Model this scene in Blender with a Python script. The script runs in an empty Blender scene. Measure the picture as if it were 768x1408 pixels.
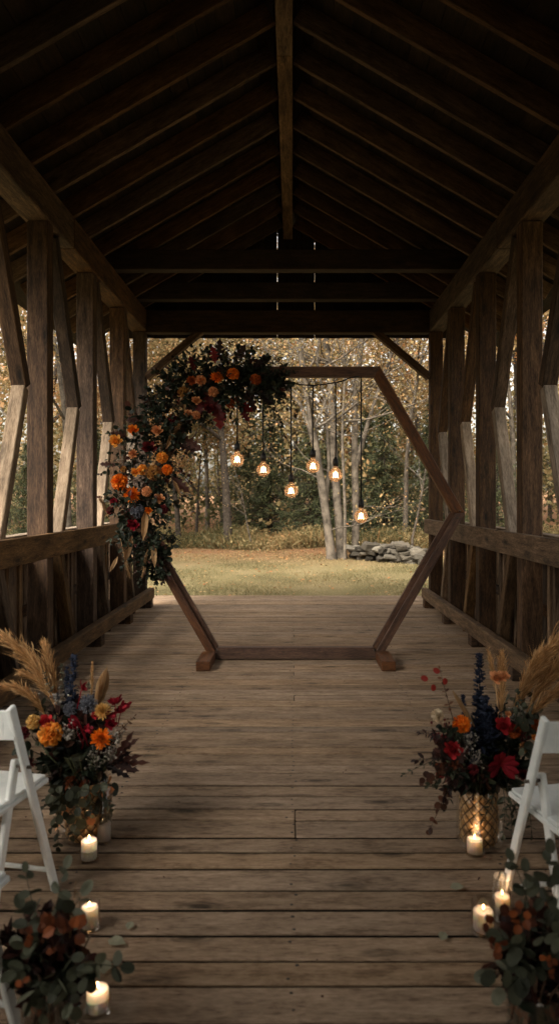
import bpy, math, random
import numpy as np
from mathutils import Vector
random.seed(7); rng = np.random.default_rng(7)
R = math.radians
scene = bpy.context.scene
C = scene.collection
F = 960.0; VX, VY, H = 402.0, 685.0, 1.65

def at(px, py, d):
    return np.array([(px-VX)*d/F, d, H-(py-VY)*d/F])

# ------------------------------------------------------------ materials
def new_mat(name):
    m = bpy.data.materials.new(name); m.use_nodes = True
    nt = m.node_tree; nt.nodes.clear()
    return m, nt, nt.nodes, nt.links
def node(ns, t, **kw):
    n = ns.new(t)
    for k, v in kw.items():
        if k.startswith('i_'): n.inputs[k[2:]].default_value = v
        else: setattr(n, k, v)
    return n
def ramp(ns, stops, interp='LINEAR'):
    r = ns.new('ShaderNodeValToRGB'); cr = r.color_ramp; cr.interpolation = interp
    while len(cr.elements) < len(stops): cr.elements.new(0.5)
    for e, (p, c) in zip(cr.elements, stops):
        e.position = p; e.color = (c[0], c[1], c[2], 1) if not isinstance(c, (int, float)) else (c, c, c, 1)
    return r
def mathn(ns, ls, op, a, b=None):
    n = ns.new('ShaderNodeMath'); n.operation = op
    for i, v in enumerate((a, b)):
        if v is None: continue
        if isinstance(v, (int, float)): n.inputs[i].default_value = v
        else: ls.new(v, n.inputs[i])
    return n.outputs[0]

def wood(name, dark, mid, light, rough=0.8, grain=26, bump=0.35, knots=0.6, spec=0.25, tone=(0.7, 1.25), stain=0.5, sat=(.75, 1.2)):
    m, nt, ns, ls = new_mat(name)
    out = ns.new('ShaderNodeOutputMaterial'); b = ns.new('ShaderNodeBsdfPrincipled')
    uv = node(ns, 'ShaderNodeUVMap', uv_map='UVMap'); rn = node(ns, 'ShaderNodeUVMap', uv_map='rnd')
    def mp(sx, sy):
        n = ns.new('ShaderNodeMapping'); n.inputs['Scale'].default_value = (sx, sy, 1); ls.new(uv.outputs[0], n.inputs[0]); return n.outputs[0]
    # wavy grain
    warp = node(ns, 'ShaderNodeTexNoise', i_Scale=1.0, i_Detail=2); ls.new(mp(1.3, 7), warp.inputs['Vector'])
    sub = ns.new('ShaderNodeVectorMath'); sub.operation = 'MULTIPLY_ADD'
    ls.new(warp.outputs['Color'], sub.inputs[0]); sub.inputs[1].default_value = (0.1, 1.6, 0)
    ls.new(mp(3.6, grain), sub.inputs[2])
    g1 = node(ns, 'ShaderNodeTexNoise', i_Scale=1.0, i_Detail=5, i_Roughness=0.65); ls.new(sub.outputs[0], g1.inputs['Vector'])
    g2 = node(ns, 'ShaderNodeTexNoise', i_Scale=1.0, i_Detail=3, i_Roughness=0.7); ls.new(mp(19, grain*5), g2.inputs['Vector'])
    mix = mathn(ns, ls, 'ADD', mathn(ns, ls, 'MULTIPLY', g1.outputs[0], 0.55), mathn(ns, ls, 'MULTIPLY', g2.outputs[0], 0.45))
    rp = ramp(ns, [(0.37, dark), (0.5, mid), (0.62, light)]); ls.new(mix, rp.inputs[0])
    # knots
    vo = node(ns, 'ShaderNodeTexVoronoi', i_Scale=1.0, i_Randomness=1.0); ls.new(mp(1.9, 6.0), vo.inputs['Vector'])
    kr = ramp(ns, [(0.07, 1.0-knots), (0.12, 1.0-knots*.35), (0.15, 1.0-knots*.6), (0.21, 1.0)]); ls.new(vo.outputs['Distance'], kr.inputs[0])
    # big stains
    st = node(ns, 'ShaderNodeTexNoise', i_Scale=1.0, i_Detail=4, i_Roughness=0.6); ls.new(mp(1.5, 3.2), st.inputs['Vector'])
    sr = ramp(ns, [(0.32, 1.0-stain), (0.62, 1.1)]); ls.new(st.outputs[0], sr.inputs[0])
    sep = ns.new('ShaderNodeSeparateXYZ'); ls.new(rn.outputs[0], sep.inputs[0])
    mr = ns.new('ShaderNodeMapRange'); ls.new(sep.outputs[0], mr.inputs[0]); mr.inputs[3].default_value = tone[0]; mr.inputs[4].default_value = tone[1]
    f = mathn(ns, ls, 'MULTIPLY', mathn(ns, ls, 'MULTIPLY', kr.outputs[0], sr.outputs[0]), mr.outputs[0])
    vm = ns.new('ShaderNodeVectorMath'); vm.operation = 'SCALE'; ls.new(rp.outputs[0], vm.inputs[0]); ls.new(f, vm.inputs['Scale'])
    hs = ns.new('ShaderNodeHueSaturation'); ls.new(vm.outputs[0], hs.inputs['Color'])
    mr2 = ns.new('ShaderNodeMapRange'); ls.new(sep.outputs[1], mr2.inputs[0]); mr2.inputs[3].default_value = sat[0]; mr2.inputs[4].default_value = sat[1]
    ls.new(mr2.outputs[0], hs.inputs['Saturation'])
    ls.new(hs.outputs[0], b.inputs['Base Color'])
    b.inputs['Roughness'].default_value = rough; b.inputs['Specular IOR Level'].default_value = spec
    bp = node(ns, 'ShaderNodeBump', i_Strength=bump, i_Distance=0.006); ls.new(mix, bp.inputs['Height']); ls.new(bp.outputs[0], b.inputs['Normal'])
    ls.new(b.outputs[0], out.inputs[0])
    return m

def leafmat(name, stops, trans=0.35, rough=0.55, bright=(0.6, 1.3), spec=0.2):
    m, nt, ns, ls = new_mat(name)
    out = ns.new('ShaderNodeOutputMaterial'); b = ns.new('ShaderNodeBsdfPrincipled')
    rn = node(ns, 'ShaderNodeUVMap', uv_map='rnd'); sep = ns.new('ShaderNodeSeparateXYZ'); ls.new(rn.outputs[0], sep.inputs[0])
    rp = ramp(ns, stops); ls.new(sep.outputs[0], rp.inputs[0])
    mr = ns.new('ShaderNodeMapRange'); ls.new(sep.outputs[1], mr.inputs[0]); mr.inputs[3].default_value = bright[0]; mr.inputs[4].default_value = bright[1]
    tc = ns.new('ShaderNodeTexCoord'); nz = node(ns, 'ShaderNodeTexNoise', i_Scale=40.0, i_Detail=3); ls.new(tc.outputs['Object'], nz.inputs['Vector'])
    nr = ns.new('ShaderNodeMapRange'); ls.new(nz.outputs[0], nr.inputs[0]); nr.inputs[3].default_value = 0.7; nr.inputs[4].default_value = 1.3
    f = mathn(ns, ls, 'MULTIPLY', mr.outputs[0], nr.outputs[0])
    vm = ns.new('ShaderNodeVectorMath'); vm.operation = 'SCALE'; ls.new(rp.outputs[0], vm.inputs[0]); ls.new(f, vm.inputs['Scale'])
    ls.new(vm.outputs[0], b.inputs['Base Color']); b.inputs['Roughness'].default_value = rough; b.inputs['Specular IOR Level'].default_value = spec
    if trans > 0:
        t = ns.new('ShaderNodeBsdfTranslucent'); ls.new(vm.outputs[0], t.inputs['Color'])
        mx = ns.new('ShaderNodeMixShader'); mx.inputs[0].default_value = trans
        ls.new(b.outputs[0], mx.inputs[1]); ls.new(t.outputs[0], mx.inputs[2]); ls.new(mx.outputs[0], out.inputs[0])
    else: ls.new(b.outputs[0], out.inputs[0])
    return m

def noisemat(name, c1, c2, scale=8, rough=0.8, bump=0.3, dist=0.02, metallic=0, spec=0.3, detail=6, c3=None):
    m, nt, ns, ls = new_mat(name)
    out = ns.new('ShaderNodeOutputMaterial'); b = ns.new('ShaderNodeBsdfPrincipled')
    tc = ns.new('ShaderNodeTexCoord'); nz = node(ns, 'ShaderNodeTexNoise', i_Scale=scale, i_Detail=detail, i_Roughness=0.65); ls.new(tc.outputs['Object'], nz.inputs['Vector'])
    rp = ramp(ns, [(0.35, c1), (0.62, c2)] if c3 is None else [(0.32, c1), (0.5, c2), (0.66, c3)]); ls.new(nz.outputs[0], rp.inputs[0])
    ls.new(rp.outputs[0], b.inputs['Base Color']); b.inputs['Roughness'].default_value = rough
    b.inputs['Metallic'].default_value = metallic; b.inputs['Specular IOR Level'].default_value = spec
    bp = node(ns, 'ShaderNodeBump', i_Strength=bump, i_Distance=dist); ls.new(nz.outputs[0], bp.inputs['Height']); ls.new(bp.outputs[0], b.inputs['Normal'])
    ls.new(b.outputs[0], out.inputs[0])
    return m

def glassmat(name, tint, refl=0.12, rough=0.03, fr=.5):
    m, nt, ns, ls = new_mat(name)
    out = ns.new('ShaderNodeOutputMaterial')
    t = node(ns, 'ShaderNodeBsdfTransparent'); t.inputs[0].default_value = (*tint, 1)
    g = node(ns, 'ShaderNodeBsdfGlossy'); g.inputs['Roughness'].default_value = rough; g.inputs[0].default_value = (1, 0.97, 0.93, 1)
    lw = node(ns, 'ShaderNodeLayerWeight', i_Blend=0.35)
    f = mathn(ns, ls, 'ADD', mathn(ns, ls, 'MULTIPLY', lw.outputs['Fresnel'], fr), refl*0.4)
    mx = ns.new('ShaderNodeMixShader'); ls.new(f, mx.inputs[0]); ls.new(t.outputs[0], mx.inputs[1]); ls.new(g.outputs[0], mx.inputs[2])
    ls.new(mx.outputs[0], out.inputs[0]); return m

def emit(name, col, s):
    m, nt, ns, ls = new_mat(name)
    out = ns.new('ShaderNodeOutputMaterial'); e = node(ns, 'ShaderNodeEmission'); e.inputs[0].default_value = (*col, 1); e.inputs[1].default_value = s
    ls.new(e.outputs[0], out.inputs[0]); return m

M = {}
M['beam'] = wood('timber', (.012, .006, .0028), (.052, .028, .014), (.110, .063, .033), bump=0.7, knots=.8)
M['brace'] = wood('skylit_timber', (.095, .070, .049), (.20, .152, .108), (.31, .246, .182), bump=0.7, tone=(.8, 1.2))  # paler timber: sky light on the lower braces painted into the colour
M['rail'] = wood('rail_timber', (.026, .014, .0065), (.098, .058, .029), (.175, .110, .059), bump=0.7, knots=.8)
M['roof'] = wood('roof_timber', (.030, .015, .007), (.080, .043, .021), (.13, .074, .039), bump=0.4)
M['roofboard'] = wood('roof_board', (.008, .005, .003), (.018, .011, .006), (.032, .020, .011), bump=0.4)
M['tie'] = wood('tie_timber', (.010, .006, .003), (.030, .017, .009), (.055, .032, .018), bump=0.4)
M['siding'] = wood('siding', (.045, .027, .015), (.12, .075, .042), (.20, .132, .078), bump=0.5, tone=(.55, 1.3))
M['deck'] = wood('deck_wood', (.105, .066, .038), (.225, .154, .096), (.315, .226, .148), rough=0.72, bump=0.9, knots=0.75, spec=0.22, tone=(.78, 1.08), sat=(.86, 1.04), stain=0.14, grain=17)
M['arch'] = wood('stained_timber', (.026, .010, .004), (.076, .031, .013), (.135, .058, .025), rough=0.55, bump=0.25, knots=0.35, spec=0.35, tone=(.85, 1.15), stain=0.3)
M['seam_shade'] = noisemat('gap_shade', (.004, .003, .002), (.012, .009, .006), 40, rough=.95, spec=.05)  # painted shade for the gaps between planks
M['nail'] = noisemat('nail_steel', (.015, .012, .01), (.05, .04, .03), 90, rough=.6)
M['bolt'] = noisemat('bolt_steel', (.04, .035, .03), (.12, .10, .08), 90, rough=.45, metallic=.7)
M['white'] = noisemat('white_paint', (.60, .635, .62), (.72, .74, .715), 14, rough=.42, bump=.08, dist=.003, spec=.4)
M['black'] = noisemat('black_plastic', (.006, .006, .006), (.012, .012, .012), 30, rough=.5, bump=.05)
M['bark'] = noisemat('bark', (.018, .014, .010), (.060, .047, .035), 9, rough=.95, bump=.9, dist=.03)
M['palebark'] = noisemat('pale_bark', (.026, .021, .015), (.115, .095, .072), 4, rough=.95, bump=.8, dist=.03)
M['stone'] = leafmat('stone', [(0, (.020, .017, .012)), (.5, (.058, .050, .038)), (1, (.10, .090, .072))], trans=0, rough=.95, bright=(.45, 1.35))
M['wax'] = None
M['glass'] = glassmat('clear_glass', (.985, .98, .975), refl=.06)
M['thin'] = glassmat('thin_glass', (.985, .98, .97), refl=.04, rough=.0, fr=.22)
M['frost'] = glassmat('frosted_glass', (.8, .8, .76), refl=.5, rough=.35)
M['amber'] = glassmat('amber_glass', (1.0, .84, .68), refl=.05, rough=.25, fr=.22)
_nt = M['amber'].node_tree; _o = [n for n in _nt.nodes if n.type == 'OUTPUT_MATERIAL'][0]; _p = _o.inputs[0].links[0].from_socket
_tr = _nt.nodes.new('ShaderNodeBsdfTranslucent'); _tr.inputs[0].default_value = (1, .72, .52, 1); _mx = _nt.nodes.new('ShaderNodeMixShader'); _mx.inputs[0].default_value = .08
_nt.links.new(_p, _mx.inputs[1]); _nt.links.new(_tr.outputs[0], _mx.inputs[2]); _nt.links.new(_mx.outputs[0], _o.inputs[0])
M['stem'] = noisemat('green_stem', (.03, .04, .018), (.07, .075, .035), 30, rough=.7)
M['woodstem'] = noisemat('brown_stem', (.05, .03, .018), (.11, .065, .04), 30, rough=.8)
AUT = [(0.0, (.026, .034, .016)), (.18, (.066, .068, .028)), (.36, (.145, .125, .056)), (.55, (.23, .175, .080)), (.75, (.31, .205, .095)), (.9, (.34, .165, .068)), (1.0, (.22, .09, .038))]
M['autumn'] = leafmat('autumn_leaves', AUT, trans=.4, bright=(.8, 1.15))
M['conifer'] = leafmat('conifer_needles', [(0, (.028, .038, .018)), (.5, (.055, .066, .030)), (1, (.11, .11, .048))], trans=.15)
M['darkleaf'] = leafmat('dark_leaves', [(0, (.007, .011, .006)), (.6, (.021, .029, .016)), (.85, (.040, .044, .026)), (1, (.07, .02, .014))], trans=.15, rough=.5)
M['euca'] = leafmat('eucalyptus_leaves', [(0, (.024, .028, .016)), (.5, (.085, .092, .060)), (1, (.25, .255, .185))], trans=.2, rough=.55, bright=(.65, 1.2))
M['burg'] = leafmat('burgundy_leaves', [(0, (.045, .006, .006)), (.6, (.13, .012, .012)), (1, (.24, .025, .018))], trans=.25, rough=.5)
M['oakdark'] = leafmat('dark_oak_leaves', [(0, (.012, .008, .007)), (.6, (.035, .014, .011)), (1, (.07, .025, .017))], trans=.15, rough=.45)
M['copper'] = leafmat('copper_leaves', [(0, (.06, .017, .008)), (.5, (.16, .045, .015)), (1, (.30, .085, .025))], trans=.3, rough=.5)
M['brownleaf'] = leafmat('brown_leaves', [(0, (.035, .016, .010)), (.5, (.09, .038, .022)), (1, (.16, .07, .035))], trans=.25, rough=.5)
M['tan'] = leafmat('dried_tan', [(0, (.18, .10, .045)), (.5, (.36, .215, .10)), (1, (.52, .34, .18))], trans=.35, rough=.7, bright=(.7, 1.25))
M['pampas'] = leafmat('pampas_fibres', [(0, (.32, .17, .068)), (.5, (.60, .36, .155)), (1, (.80, .55, .29))], trans=.4, rough=.8, bright=(.7, 1.25))
def flower_mat(n, a, b): return leafmat(n, [(0, a), (1, b)], trans=.25, rough=.6, bright=(.75, 1.2))
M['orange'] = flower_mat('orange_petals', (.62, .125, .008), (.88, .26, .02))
M['amberp'] = flower_mat('amber_petals', (.70, .26, .03), (.92, .46, .09))
M['peach'] = flower_mat('peach_petals', (.55, .21, .08), (.80, .42, .20))
M['rustp'] = flower_mat('rust_petals', (.26, .05, .010), (.45, .11, .02))
M['yellowp'] = flower_mat('yellow_petals', (.52, .29, .07), (.72, .48, .18))
M['cream'] = flower_mat('cream_petals', (.50, .38, .24), (.70, .60, .44))
M['red'] = flower_mat('red_petals', (.12, .004, .011), (.27, .011, .022))
M['coral'] = flower_mat('coral_petals', (.28, .012, .018), (.48, .035, .040))
M['wine'] = flower_mat('wine_petals', (.055, .006, .009), (.16, .018, .02))
M['navy'] = flower_mat('navy_petals', (.008, .012, .026), (.030, .040, .072))
M['thistle'] = flower_mat('thistle_spines', (.06, .065, .085), (.19, .195, .22))
M['gyp'] = flower_mat('gypsophila', (.20, .18, .155), (.40, .37, .32))
M['wineberry'] = flower_mat('mottled_petals', (.12, .02, .015), (.55, .30, .08))
M['grass'] = leafmat('grass_blades', [(0, (.075, .070, .030)), (.5, (.17, .145, .068)), (1, (.30, .235, .125))], trans=.3, rough=.7, bright=(.7, 1.2))

m, nt, ns, ls = new_mat('candle_wax'); M['wax'] = m
out = ns.new('ShaderNodeOutputMaterial'); b = ns.new('ShaderNodeBsdfPrincipled')
b.inputs['Base Color'].default_value = (.96, .82, .74, 1); b.inputs['Roughness'].default_value = .45
b.inputs['Subsurface Weight'].default_value = .7; b.inputs['Subsurface Radius'].default_value = (.09, .06, .04); b.inputs['Subsurface Scale'].default_value = 1.5
tc = ns.new('ShaderNodeTexCoord'); nz = node(ns, 'ShaderNodeTexNoise', i_Scale=30.0); ls.new(tc.outputs['Object'], nz.inputs['Vector'])
bp = node(ns, 'ShaderNodeBump', i_Strength=.15, i_Distance=.004); ls.new(nz.outputs[0], bp.inputs['Height']); ls.new(bp.outputs[0], b.inputs['Normal'])
ls.new(b.outputs[0], out.inputs[0])
M['flame'] = emit('flame', (1.0, .50, .16), 6)
M['filament'] = emit('filament', (1.0, .62, .32), 5)

# gold mercury glass with quilted diamonds
m, nt, ns, ls = new_mat('gold_mercury'); M['gold'] = m
out = ns.new('ShaderNodeOutputMaterial'); b = ns.new('ShaderNodeBsdfPrincipled')
tc = ns.new('ShaderNodeTexCoord'); nz = node(ns, 'ShaderNodeTexNoise', i_Scale=35.0, i_Detail=4); ls.new(tc.outputs['Object'], nz.inputs['Vector'])
rp = ramp(ns, [(.36, (.28, .16, .065)), (.50, (.66, .42, .19)), (.7, (.85, .60, .32))]); ls.new(nz.outputs[0], rp.inputs[0]); sp = ns.new('ShaderNodeSeparateXYZ'); ls.new(tc.outputs['Object'], sp.inputs[0])
at2 = mathn(ns, ls, 'MULTIPLY', mathn(ns, ls, 'ARCTAN2', sp.outputs[1], sp.outputs[0]), 6.0); zz_ = mathn(ns, ls, 'MULTIPLY', sp.outputs[2], 62.0)
s1 = mathn(ns, ls, 'ABSOLUTE', mathn(ns, ls, 'SINE', mathn(ns, ls, 'ADD', at2, zz_))); s2 = mathn(ns, ls, 'ABSOLUTE', mathn(ns, ls, 'SINE', mathn(ns, ls, 'SUBTRACT', at2, zz_)))
gr_ = ramp(ns, [(.12, .10), (.42, 1.0)]); ls.new(mathn(ns, ls, 'MINIMUM', s1, s2), gr_.inputs[0])
vmg = ns.new('ShaderNodeVectorMath'); vmg.operation = 'SCALE'; ls.new(rp.outputs[0], vmg.inputs[0]); ls.new(gr_.outputs[0], vmg.inputs['Scale']); ls.new(vmg.outputs[0], b.inputs['Base Color'])
b.inputs['Metallic'].default_value = .5; b.inputs['Roughness'].default_value = .36; ls.new(b.outputs[0], out.inputs[0])

# ------------------------------------------------------------ mesh builder
def unit(v): v = np.asarray(v, float); return v/(np.linalg.norm(v, axis=-1, keepdims=True)+1e-12)

def _boxtopo():
    vid = {}; V = []
    for c in range(8):
        s = ((c & 1)*2-1, ((c >> 1) & 1)*2-1, ((c >> 2) & 1)*2-1)
        for a in range(3): vid[(s, a)] = len(V); V.append((s, a))
    Fs = []
    for a in range(3):
        o = [i for i in range(3) if i != a]
        for sg in (-1, 1):
            f = []
            for p, q in ((-1, -1), (1, -1), (1, 1), (-1, 1)):
                s = [0, 0, 0]; s[a] = sg; s[o[0]] = p; s[o[1]] = q; f.append(vid[(tuple(s), a)])
            Fs.append(f)
    for a in range(3):
        o = [i for i in range(3) if i != a]
        for p in (-1, 1):
            for q in (-1, 1):
                s0 = [0, 0, 0]; s0[o[0]] = p; s0[o[1]] = q; s0[a] = -1; s1 = list(s0); s1[a] = 1
                s0 = tuple(s0); s1 = tuple(s1)
                Fs.append([vid[(s0, o[0])], vid[(s1, o[0])], vid[(s1, o[1])], vid[(s0, o[1])]])
    for c in range(8):
        s = ((c & 1)*2-1, ((c >> 1) & 1)*2-1, ((c >> 2) & 1)*2-1); Fs.append([vid[(s, 0)], vid[(s, 1)], vid[(s, 2)]])
    P = np.array([[s[i]*(1.0 if i == a else .8) for i in range(3)] for s, a in V])
    out = []; nrm = []
    for f in Fs:
        q = P[f]; n = np.cross(q[1]-q[0], q[2]-q[0])
        if n.dot(q.mean(0)) < 0: f = f[::-1]; n = -n
        out.append(f); nrm.append(int(np.argmax(np.abs(n)+np.array([0, .001, .002]))))
    return V, out, nrm
BV, BF, BN = _boxtopo()

class MB:
    def __init__(s): s.v = []; s.l = []; s.t = []; s.uv = []; s.rn = []; s.n = 0; s.smooth = []
    def add(s, V, loops, tot, uv=None, rn=None, smooth=False):
        V = np.asarray(V, float).reshape(-1, 3); loops = np.asarray(loops, np.int64); tot = np.asarray(tot, np.int64)
        s.v.append(V); s.l.append(loops+s.n); s.t.append(tot); s.n += len(V)
        s.uv.append(np.zeros((len(loops), 2)) if uv is None else np.asarray(uv, float))
        if rn is None: rn = rng.random(2)
        rn = np.asarray(rn, float); s.rn.append(np.broadcast_to(rn, (len(loops), 2)) if rn.ndim == 1 else rn)
        s.smooth.append(np.full(len(tot), smooth))
    def boxf(s, c, ax, half, bev=.005, along=0, rn=None, warp=0.0):
        """chamfered box: centre c, rows of ax = local axes, half sizes; UV runs along axis `along`"""
        half = np.asarray(half, float); bev = min(bev, half.min()*.45); off = rng.random(2)*50
        L = np.zeros((24, 3))
        for i, (sg, a) in enumerate(BV):
            for k in range(3): L[i, k] = sg[k]*(half[k] if k == a else half[k]-bev)
        if warp: L = L+rng.normal(0, warp, (8, 3)).repeat(3, 0)
        V = np.asarray(c)+L@np.asarray(ax)
        lo = []; tt = []; uv = []
        for f, nx in zip(BF, BN):
            lo += f; tt.append(len(f))
            o = [i for i in range(3) if i != along]
            vax = o[0] if nx == o[1] else o[1]
            ua = along
            if nx == along: ua, vax = o
            for i in f: uv.append((L[i, ua]+off[0], L[i, vax]+off[1]+nx*3.1))
        s.add(V, lo, tt, uv, rn); return s
    def beam(s, p0, p1, w, h, up=(0, 0, 1), bev=.006, rn=None, warp=0.0):
        p0 = np.asarray(p0, float); p1 = np.asarray(p1, float); x = unit(p1-p0); up = np.asarray(up, float)
        y = unit(np.cross(up, x)); z = np.cross(x, y)
        s.boxf((p0+p1)/2, [x, y, z], [np.linalg.norm(p1-p0)/2, w/2, h/2], bev, 0, rn, warp); return s
    def box(s, lo, hi, along=0, bev=.005, rn=None, warp=0.0):
        lo = np.asarray(lo, float); hi = np.asarray(hi, float)
        s.boxf((lo+hi)/2, np.eye(3), (hi-lo)/2, bev, along, rn, warp); return s
    def tube(s, pts, rad, n=8, caps=True, smooth=True, rn=None):
        pts = np.asarray(pts, float); m = len(pts); rad = np.broadcast_to(rad, (m,))
        d = unit(np.gradient(pts, axis=0)); ref = np.array([0, 0, 1.]) if abs(d[0][2]) < .9 else np.array([1., 0, 0])
        V = []; a = np.arange(n)/n*2*math.pi
        for i in range(m):
            x = unit(np.cross(ref, d[i])); y = np.cross(d[i], x); ref = y if abs(np.dot(y, d[min(i+1, m-1)])) < .95 else ref
            V.append(pts[i]+rad[i]*(np.cos(a)[:, None]*x+np.sin(a)[:, None]*y))
            ref = y
            ref = np.cross(d[i], x)
            ref = ref
        lo = []; tt = []; uv = []; L = np.concatenate([[0], np.cumsum(np.linalg.norm(np.diff(pts, axis=0), axis=1))])
        for i in range(m-1):
            for j in range(n):
                k = (j+1) % n; lo += [i*n+j, i*n+k, (i+1)*n+k, (i+1)*n+j]; tt.append(4)
                uv += [(L[i], j/n), (L[i], (j+1)/n), (L[i+1], (j+1)/n), (L[i+1], j/n)]
        if caps:
            lo += list(range(n))[::-1]; tt.append(n); uv += [(0, 0)]*n
            lo += list(range((m-1)*n, m*n)); tt.append(n); uv += [(0, 0)]*n
        s.add(np.concatenate(V), lo, tt, uv, rn, smooth); return s
    def lathe(s, prof, n=24, o=(0, 0, 0), smooth=True, rn=None, mod=None):
        V = []; m = len(prof)
        for i, (r, z) in enumerate(prof):
            for j in range(n):
                a = j/n*2*math.pi; rr = r if mod is None else mod(r, z, a)
                V.append((o[0]+rr*math.cos(a), o[1]+rr*math.sin(a), o[2]+z))
        lo = []; tt = []
        for i in range(m-1):
            for j in range(n):
                k = (j+1) % n; lo += [i*n+j, i*n+k, (i+1)*n+k, (i+1)*n+j]; tt.append(4)
        s.add(V, lo, tt, None, rn, smooth); return s
    def inst(s, tmpl, pos, X, Z, sx, sy=None, sz=None, rn=None, smooth=False):
        TV, TF = tmpl; TV = np.asarray(TV, float); pos = np.asarray(pos, float).reshape(-1, 3); N = len(pos)
        X = unit(np.broadcast_to(X, (N, 3))); Z = np.broadcast_to(Z, (N, 3)); Y = unit(np.cross(Z, X)); Z = np.cross(X, Y)
        sx = np.broadcast_to(sx, (N,)); sy = sx if sy is None else np.broadcast_to(sy, (N,)); sz = sx if sz is None else np.broadcast_to(sz, (N,))
        V = pos[:, None]+(TV[None, :, 0:1]*sx[:, None, None])*X[:, None]+(TV[None, :, 1:2]*sy[:, None, None])*Y[:, None]+(TV[None, :, 2:3]*sz[:, None, None])*Z[:, None]
        lt = np.concatenate([np.asarray(f) for f in TF]); tt = np.array([len(f) for f in TF])
        lo = (lt[None]+(np.arange(N)*len(TV))[:, None]).ravel()
        if rn is None: rn = rng.random((N, 2))
        s.add(V.reshape(-1, 3), lo, np.tile(tt, N), None, np.repeat(rn, len(lt), axis=0), smooth); return s
    def build(s, name, mat, parent=None):
        V = np.concatenate(s.v); lo = np.concatenate(s.l); tt = np.concatenate(s.t)
        if parent is not None:
            o = np.zeros(3); q = parent
            while q: o += np.array(q.location); q = q.parent
            V = V-o
        elif getattr(s, 'origin', None) is not None: V = V-np.asarray(s.origin)
        me = bpy.data.meshes.new(name); me.vertices.add(len(V)); me.vertices.foreach_set('co', V.ravel())
        me.loops.add(len(lo)); me.loops.foreach_set('vertex_index', lo.astype(np.int32))
        me.polygons.add(len(tt)); me.polygons.foreach_set('loop_start', np.concatenate([[0], np.cumsum(tt)[:-1]]).astype(np.int32))
        me.polygons.foreach_set('use_smooth', np.concatenate(s.smooth))
        u = me.uv_layers.new(name='UVMap'); u.data.foreach_set('uv', np.concatenate(s.uv).ravel())
        u = me.uv_layers.new(name='rnd'); u.data.foreach_set('uv', np.concatenate(s.rn).ravel())
        me.update(calc_edges=True); me.validate()
        me.materials.append(mat)
        ob = bpy.data.objects.new(name, me); C.objects.link(ob)
        if parent is not None: ob.parent = parent
        elif getattr(s, 'origin', None) is not None: ob.location = s.origin
        return ob

def tag(o, label=None, cat=None, group=None, kind=None):
    if label: o['label'] = label
    if cat: o['category'] = cat
    if group: o['group'] = group
    if kind: o['kind'] = kind
    return o
def thing(name, loc, label, cat, group=None):
    o = bpy.data.objects.new(name, None); C.objects.link(o); o.location = tuple(float(x) for x in loc)
    o.empty_display_size = .1
    return tag(o, label, cat, group)
def copy_tree(o, parent=None):
    c = o.copy(); C.objects.link(c)
    if parent: c.parent = parent
    for ch in list(o.children): copy_tree(ch, c)
    return c

# leaf and petal templates (x along, y across, z normal)
T_QUAD = ([(0, 0, 0), (.5, -.5, .06), (1, 0, 0), (.5, .5, .06)], [(0, 1, 2, 3)])
T_OVAL = ([(0, 0, 0), (.3, -.42, .08), (.3, 0, 0), (.3, .42, .08), (.7, -.36, .04), (.7, 0, -.03), (.7, .36, .04), (1, 0, -.10)],
          [(0, 1, 2), (0, 2, 3), (1, 4, 5, 2), (2, 5, 6, 3), (4, 7, 5), (5, 7, 6)])
_a = [i/10*2*math.pi for i in range(10)]
T_ROUND = ([(.5, 0, -.05)]+[(.5-.5*math.cos(a), .5*math.sin(a), .07*abs(math.sin(a))-.03*(1-math.cos(a))) for a in _a], [(0, 1+i, 1+(i+1) % 10) for i in range(10)])
_o = [(0, .03), (.13, .10), (.20, .30), (.29, .11), (.40, .44), (.49, .15), (.60, .42), (.69, .14), (.80, .27), (.90, .09), (1, 0)]
T_OAK = ([(x, 0, -.06*x*x) for x, y in _o]+[(x, -y, .12*y-.08*x*x) for x, y in _o]+[(x, y, .12*y-.08*x*x) for x, y in _o],
         [(i, i+1, 12+i, 11+i)[::-1] for i in range(10)]+[(i, i+1, 23+i, 22+i) for i in range(10)])
T_PETAL = ([(0, -.12, 0), (0, .12, 0), (.45, -.42, .10), (.45, 0, .02), (.45, .42, .10), (.8, -.36, .22), (.8, 0, .14), (.8, .36, .22), (1, 0, .26)],
           [(0, 2, 3), (0, 3, 1), (1, 3, 4), (2, 5, 6, 3), (3, 6, 7, 4), (5, 8, 6), (6, 8, 7)])
T_BLADE = ([(0, -.5, 0), (0, .5, 0), (.6, 0.15, .10), (1, 0, .35)], [(0, 1, 2), (0, 2, 3)])
_t = (1+5**.5)/2
_iv = [(-1, _t, 0), (1, _t, 0), (-1, -_t, 0), (1, -_t, 0), (0, -1, _t), (0, 1, _t), (0, -1, -_t), (0, 1, -_t), (_t, 0, -1), (_t, 0, 1), (-_t, 0, -1), (-_t, 0, 1)]
T_BALL = ([tuple(np.array(v)/1.902) for v in _iv], [(0, 11, 5), (0, 5, 1), (0, 1, 7), (0, 7, 10), (0, 10, 11), (1, 5, 9), (5, 11, 4), (11, 10, 2), (10, 7, 6), (7, 1, 8), (3, 9, 4), (3, 4, 2), (3, 2, 6), (3, 6, 8), (3, 8, 9), (4, 9, 5), (2, 4, 11), (6, 2, 10), (8, 6, 7), (9, 8, 1)])
def randdir(n): return unit(rng.normal(size=(n, 3)))
def frame(n):
    n = unit(n); a = np.array([0, 0, 1.]) if abs(n[2]) < .9 else np.array([1., 0, 0]); x = unit(np.cross(a, n)); return x, np.cross(n, x), n

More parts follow.
